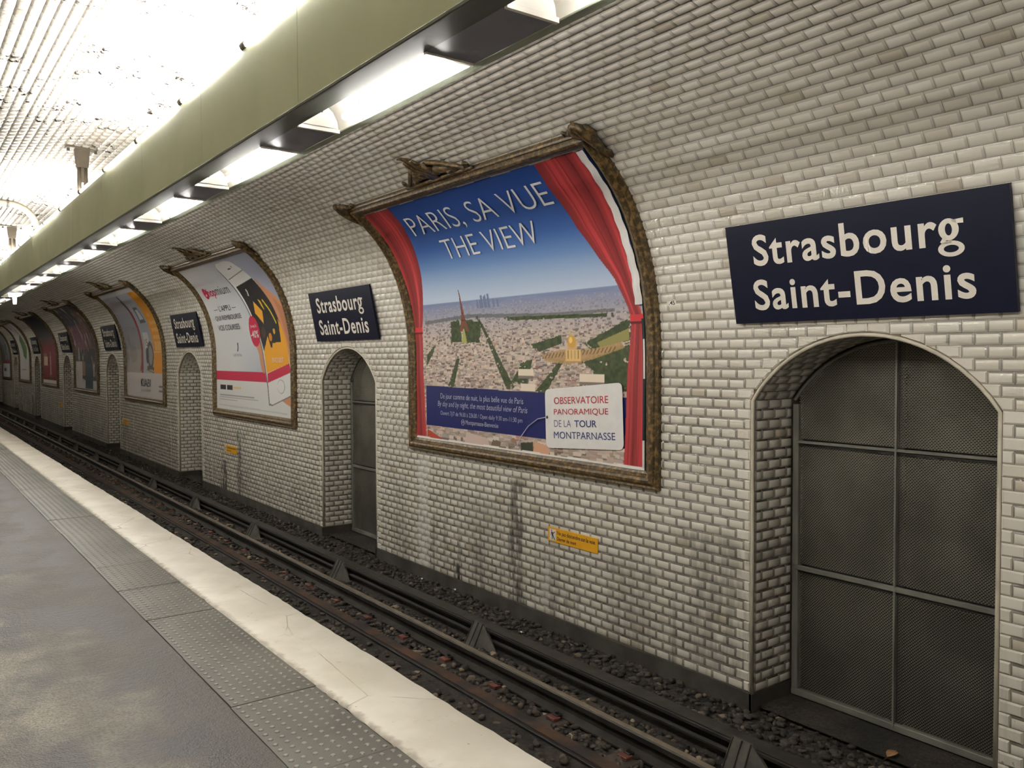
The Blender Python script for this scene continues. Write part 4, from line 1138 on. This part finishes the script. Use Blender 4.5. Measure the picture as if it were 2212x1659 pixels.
# poster 2: hand holding a phone
def poster_phone():
    p = Paint(330, 250, bg=(204, 204, 204))
    t = p.A*.35+p.B*.15
    p.ramp(p.B > -1, t, [(.2, (206, 206, 206)), (.9, (196, 198, 202)), (1.35, (164, 168, 184)), (1.8, (146, 150, 172))])
    p.put((p.A < 2.6) & (p.B < 1.4), (150, 162, 182), np.clip((p.A-1.2)*.5*(1.4-p.B), 0, .7))
    p.rect(0, 3.84, 0, .56, (208, 208, 206)); p.rect(0, 3.84, .56, .735, (186, 44, 74))
    skin = (196, 136, 102)
    p.poly([(3.17, 2.38), (3.30, 2.22), (3.66, 1.99), (3.9, 1.80), (3.9, .30), (3.7, .32), (3.5, .6), (3.3, 1.4)], skin)
    p.poly([(3.5, 2.0), (3.9, 1.7), (3.9, .9), (3.7, 1.2)], (164, 108, 80), .6)
    p.poly([(2.10, 1.30), (2.25, 1.20), (2.38, 1.04), (2.42, .92), (2.50, .76), (2.62, .70), (2.9, 1.0), (2.6, 1.5)], skin); p.poly([(3.3, .3), (3.6, .42), (3.9, .38), (3.9, .16), (3.6, .22)], skin)
    body = [(1.95, 2.66), (1.98, 2.72), (2.1, 2.78), (2.55, 2.80), (2.78, 2.76), (2.95, 2.58), (3.10, 2.36), (3.32, 1.95), (3.50, 1.56), (3.64, 1.22), (3.82, .75), (3.88, .45), (3.84, .38), (3.0, .19), (2.86, .20), (2.80, .50), (2.56, 1.14), (2.26, 1.74), (2.0, 2.42)]
    p.poly([(a-.04, b-.03) for a, b in body], (112, 112, 118)); p.poly(body, (216, 216, 214))
    p.line([(2.05, 2.43), (2.97, 2.545)], .015, (120, 120, 120)); p.rect(2.40, 2.55, 2.61, 2.64, (60, 60, 60)); p.rect(2.62, 2.65, 2.64, 2.67, (60, 60, 60))
    p.poly([(2.15, 2.27), (3.08, 2.37), (3.36, 1.90), (3.52, 1.50), (3.55, 1.08), (2.62, 1.08), (2.33, 1.68)], (44, 42, 44))
    p.poly([(2.62, 1.09), (2.85, 1.35), (3.0, 1.22), (3.42, 1.24), (3.44, 1.62), (3.53, 1.50), (3.66, 1.22), (3.745, .885), (2.75, .715)], (226, 160, 40))
    p.poly([(2.85, 1.35), (3.30, 1.60), (3.42, 1.24), (3.05, 1.24), (3.02, 1.14), (2.95, 1.16)], (40, 38, 38))
    p.poly([(2.60, 1.97), (2.86, 1.78), (2.78, 1.56), (2.50, 1.76)], (224, 160, 52)); p.poly([(2.84, 1.99), (2.93, 1.96), (2.99, 1.78), (2.90, 1.86)], (214, 178, 48)); p.line([(3.04, 1.96), (3.20, 1.78), (3.34, 1.56)], .04, (214, 186, 44))
    p.ell(2.98, 1.33, .07, .07, (206, 128, 44)); p.ell(3.18, 1.42, .05, .05, (206, 160, 70)); p.ell(2.7, 1.42, .1, .1, (76, 60, 48))
    p.poly([(2.77, .71), (3.745, .885), (3.81, .74), (2.785, .55)], (186, 44, 74))
    p.ell(3.38, .50, .17, .115, (150, 150, 150)); p.ell(3.37, .50, .155, .105, (216, 216, 214))
    p.ell(2.27, 1.445, .245, .275, (190, 36, 72))
    for a in (.233, .62): p.rect(a, a+.335, .375, .468, (48, 42, 52))
    for i in range(5): p.ell(1.04+.085*i, .42, .028, .026, (222, 170, 60))
    for b, a1 in ((.27, 2.11), (.23, 2.3), (.185, 1.21)): p.line([(.19, b), (a1, b)], .012, (130, 128, 130), .8)
    p.line([(.18, .075), (3.62, .06)], .03, (176, 176, 178), .6)
    for a, b, sc, c in ((1.29, 1.18, 1., (84, 82, 84)), (2.52, 2.14, .8, (190, 190, 190))):
        p.poly([(a-.03*sc, b+.08*sc), (a+.04*sc, b+.08*sc), (a+.05*sc, b), (a+.02*sc, b-.08*sc), (a-.05*sc, b-.08*sc), (a-.01*sc, b)], c)
    o = p.sheet('poster', 1, 'white poster of a hand holding a smartphone with a crimson band')
    P = placer(1, .028); P2 = placer(1, .030)
    v, f = [], []
    mesh('round_mark', [P(.41+.115*math.cos(q), 2.262+.115*math.sin(q)) for q in np.linspace(0, 6.283, 25)[:-1]], [tuple(range(24))], M['ppink'], o)
    letters('lettering', 's', (.365, .46, 2.205, 2.32), P2, M['pwhite'], o, bold=.02)
    letters('lettering', 'hop', (.53, .98, 2.13, 2.36), P, M['ppink'], o, bold=.012, cut=.06)
    letters('lettering', 'mium', (1.01, 1.76, 2.19, 2.36), P, M['ink'], o, bold=-.006, cut=.06)
    letters('lettering', "\u2014 L'APPLI \u2014", (.42, 1.68, 1.875, 1.985), P, M['ink'], o, cut=.06)
    letters('lettering', 'QUI REMBOURSE', (.34, 1.80, 1.685, 1.795), P, M['ink'], o, cut=.06)
    letters('lettering', 'VOS COURSES', (.36, 1.58, 1.505, 1.61), P, M['ink'], o, cut=.06)
    letters('lettering', "Jusqu'\u00e0", (2.12, 2.42, 1.50, 1.57), P, M['pwhite'], o)
    letters('lettering', '-40%', (2.08, 2.46, 1.33, 1.46), P, M['pwhite'], o, bold=.01)
    letters('lettering', 'CAF\u00c9 ROYAL', (1.04, 1.52, 1.005, 1.065), P, M['ink'], o)
    letters('lettering', 'SERVICE GO\u00dbT', (3.0, 3.5, .90, 1.0), P, M['pwhite'], o, bold=-.01)
    return o

# poster 3: orange margin, red mast, white foot
def poster_orange():
    p = Paint(170, 130, bg=(196, 194, 196))
    p.ramp(p.B > -1, p.B, [(.5, (172, 164, 158)), (1.2, (160, 156, 156)), (1.8, (138, 142, 156)), (2.2, (150, 152, 164)), (2.7, (158, 162, 176)), (2.9, (196, 196, 198))])
    p.rect(0, 2.2, 2.2, 2.6, (172, 164, 170), .6); p.rect(0, 1.7, 1.2, 1.83, (132, 134, 142), .6); p.rect(0, 3.84, 2.72, 2.9, (196, 196, 198))
    p.rect(1.9, 2.95, .62, 2.7, (176, 184, 200), .6)
    n = p.noise(4, 4, 3)
    p.put((p.A < 1.8) & (p.B > .7) & (p.B < 1.8) & (n > .6), (120, 116, 122), .5)
    p.poly([(.4, 1.1), (.9, 1.5), (1.3, 1.1), (1.1, .9), (.6, .85)], (136, 128, 126), .5)
    p.line([(1.69, 2.64), (1.72, 2.4), (1.80, 2.15)], .12, (58, 52, 58)); p.line([(1.62, 2.5), (1.76, 2.2)], .1, (66, 58, 62))
    p.line([(1.79, 2.16), (1.80, 1.5), (1.76, .62)], .20, (148, 62, 66)); p.line([(1.6, .7), (1.75, .95)], .1, (148, 62, 66))
    p.poly([(2.22, 2.30), (2.60, 2.30), (2.80, 1.88), (2.25, 1.86)], (84, 92, 108)); p.poly([(2.32, 2.22), (2.58, 2.22), (2.70, 1.96), (2.34, 1.95)], (196, 200, 206))
    p.rect(2.1, 2.6, 1.24, 1.64, (206, 206, 208)); p.ell(2.62, 1.05, .30, .35, (84, 76, 84)); p.ell(2.62, 1.05, .20, .25, (150, 146, 148)); p.ell(2.3, 1.05, .14, .2, (64, 66, 84))
    p.line([(2.3, .75), (2.95, .72)], .08, (96, 80, 78)); p.line([(2.2, .70), (2.95, .62)], .03, (116, 120, 70))
    p.rect(2.93, 3.9, .61, 2.72, (226, 152, 48)); p.line([(2.93, 2.25), (3.9, 2.25)], .012, (238, 200, 150)); p.line([(2.93, 1.125), (3.9, 1.125)], .012, (238, 200, 150))
    for b in (2.06, 1.86, 1.67, 1.49, 1.33, 1.22): p.rect(3.1+.1*(b > 1.9), 3.1+(.65 if b < 2 else .3), b-.045, b+.045, (236, 196, 140), .7); p.rect(3.3, 3.32, b-.05, b+.05, (226, 152, 48)); p.rect(3.52, 3.54, b-.05, b+.05, (226, 152, 48))
    p.rect(0, 3.84, 0, .615, (206, 200, 202))
    for b in (.30, .19): p.rect(3.35, 3.8, b-.03, b+.03, (96, 92, 98), .8)
    p.line([(1.6, .17), (2.55, .18)], .05, (150, 146, 150), .6)
    o = p.sheet('poster', 2, 'poster with an orange right margin and a white foot')
    letters('lettering', 'KIABI', (1.60, 2.58, .27, .46), placer(2, .030), M['ink'], o, bold=-.004, cut=.06)
    letters('lettering', '15', (2.22, 2.46, 1.29, 1.46), placer(2, .030), M['ink'], o)
    return o
def poster_far(k, label, fn):
    p = Paint(96, 80); fn(p); return p.sheet('poster', k, label)
def f4(p):
    n1, n2 = p.noise(3, 1.6, 4), p.noise(8, 4, 6)
    p.I[:] = np.array((74, 54, 58))/255.
    p.put(p.B > 2.0, (62, 68, 76)); p.put((p.B > 1.3) & (p.B < 2.1) & (p.A < 2.4), (112, 74, 86)); p.put((p.A > 2.2+.5*n1) & (n2 > .4), (122, 88, 74)); p.put((p.A > 3.2) & (p.B > 1.8), (52, 44, 42))
    p.put((p.B < 1.3) & (n1 > .45), (40, 42, 50)); p.put((p.B < .9) & (p.A < 1.2), (188, 184, 182)); p.put((p.B < .28), (186, 186, 186)); p.put((n2 > .78), (170, 160, 156)); p.put((p.B < .8) & (p.A > 1.7) & (p.A < 3), (54, 74, 84)); p.put((p.B > .4) & (p.B < .9) & (p.A > 1.2) & (p.A < 1.7), (150, 110, 92))
def f5(p):
    p.I[:] = np.array((134, 46, 56))/255.
    p.ramp(p.B > 1.75, p.B, [(1.75, (96, 84, 82)), (1.95, (72, 68, 68)), (2.2, (44, 42, 44)), (2.86, (36, 36, 40))])
    p.put((p.B > 1.55) & (p.B <= 1.75), (112, 66, 66)); p.poly([(1.9, .2), (2.0, 1.3), (2.1, 1.3), (2.3, .2)], (186, 150, 150)); p.rect(.3, 1.3, .72, 1.05, (216, 190, 160)); p.rect(.4, 1.1, 1.05, 1.2, (150, 110, 100)); p.rect(1.8, 2.5, .15, .35, (86, 110, 70)); p.rect(0, 3.84, 0, .13, (206, 202, 200))
def f6(p):
    p.I[:] = np.array((206, 204, 204))/255.
    p.poly([(1.5, 1.1), (1.2, 1.9), (2.4, 2.2), (3.0, 1.5), (2.4, .95)], (96, 124, 76)); p.put((p.B > 2.2) & (p.noise(3, 3, 2) > .55), (180, 166, 168)); p.rect(3.0, 3.84, 1.7, 2.86, (150, 132, 128)); p.rect(.8, 2.4, .45, .5, (130, 130, 130))
def f7(p):
    p.I[:] = np.array((136, 140, 144))/255.
    p.put(p.noise(3, 3, 7) > .6, (96, 98, 102)); p.rect(0, 3.84, 0, .75, (206, 206, 208)); p.rect(0, 3.84, .75, .92, (140, 50, 58)); p.rect(.5, 1.6, .3, .5, (90, 100, 130))
FRAME_LABELS = ['large ornate brown frame around the curtain poster', 'ornate brown frame around the smartphone poster', 'brown frame around the orange-edged poster', 'brown frame around the torn mauve poster', 'brown frame around the black and dark red poster', 'distant brown frame around the white and green poster', 'farthest brown poster frame at the left edge']
for k in range(7):
    frame(4.82+PERIOD*k, 8.98+PERIOD*k, FRAME_LABELS[k], 2 if k < 3 else 1)
poster_view(); poster_phone(); poster_orange()
poster_far(3, 'torn mauve and grey poster with peeling patches', f4)
poster_far(4, 'poster with a black top and dark red lower half', f5)
poster_far(5, 'white poster with a green shape in the distance', f6)
poster_far(6, 'grey poster with a red stripe at the far left', f7)
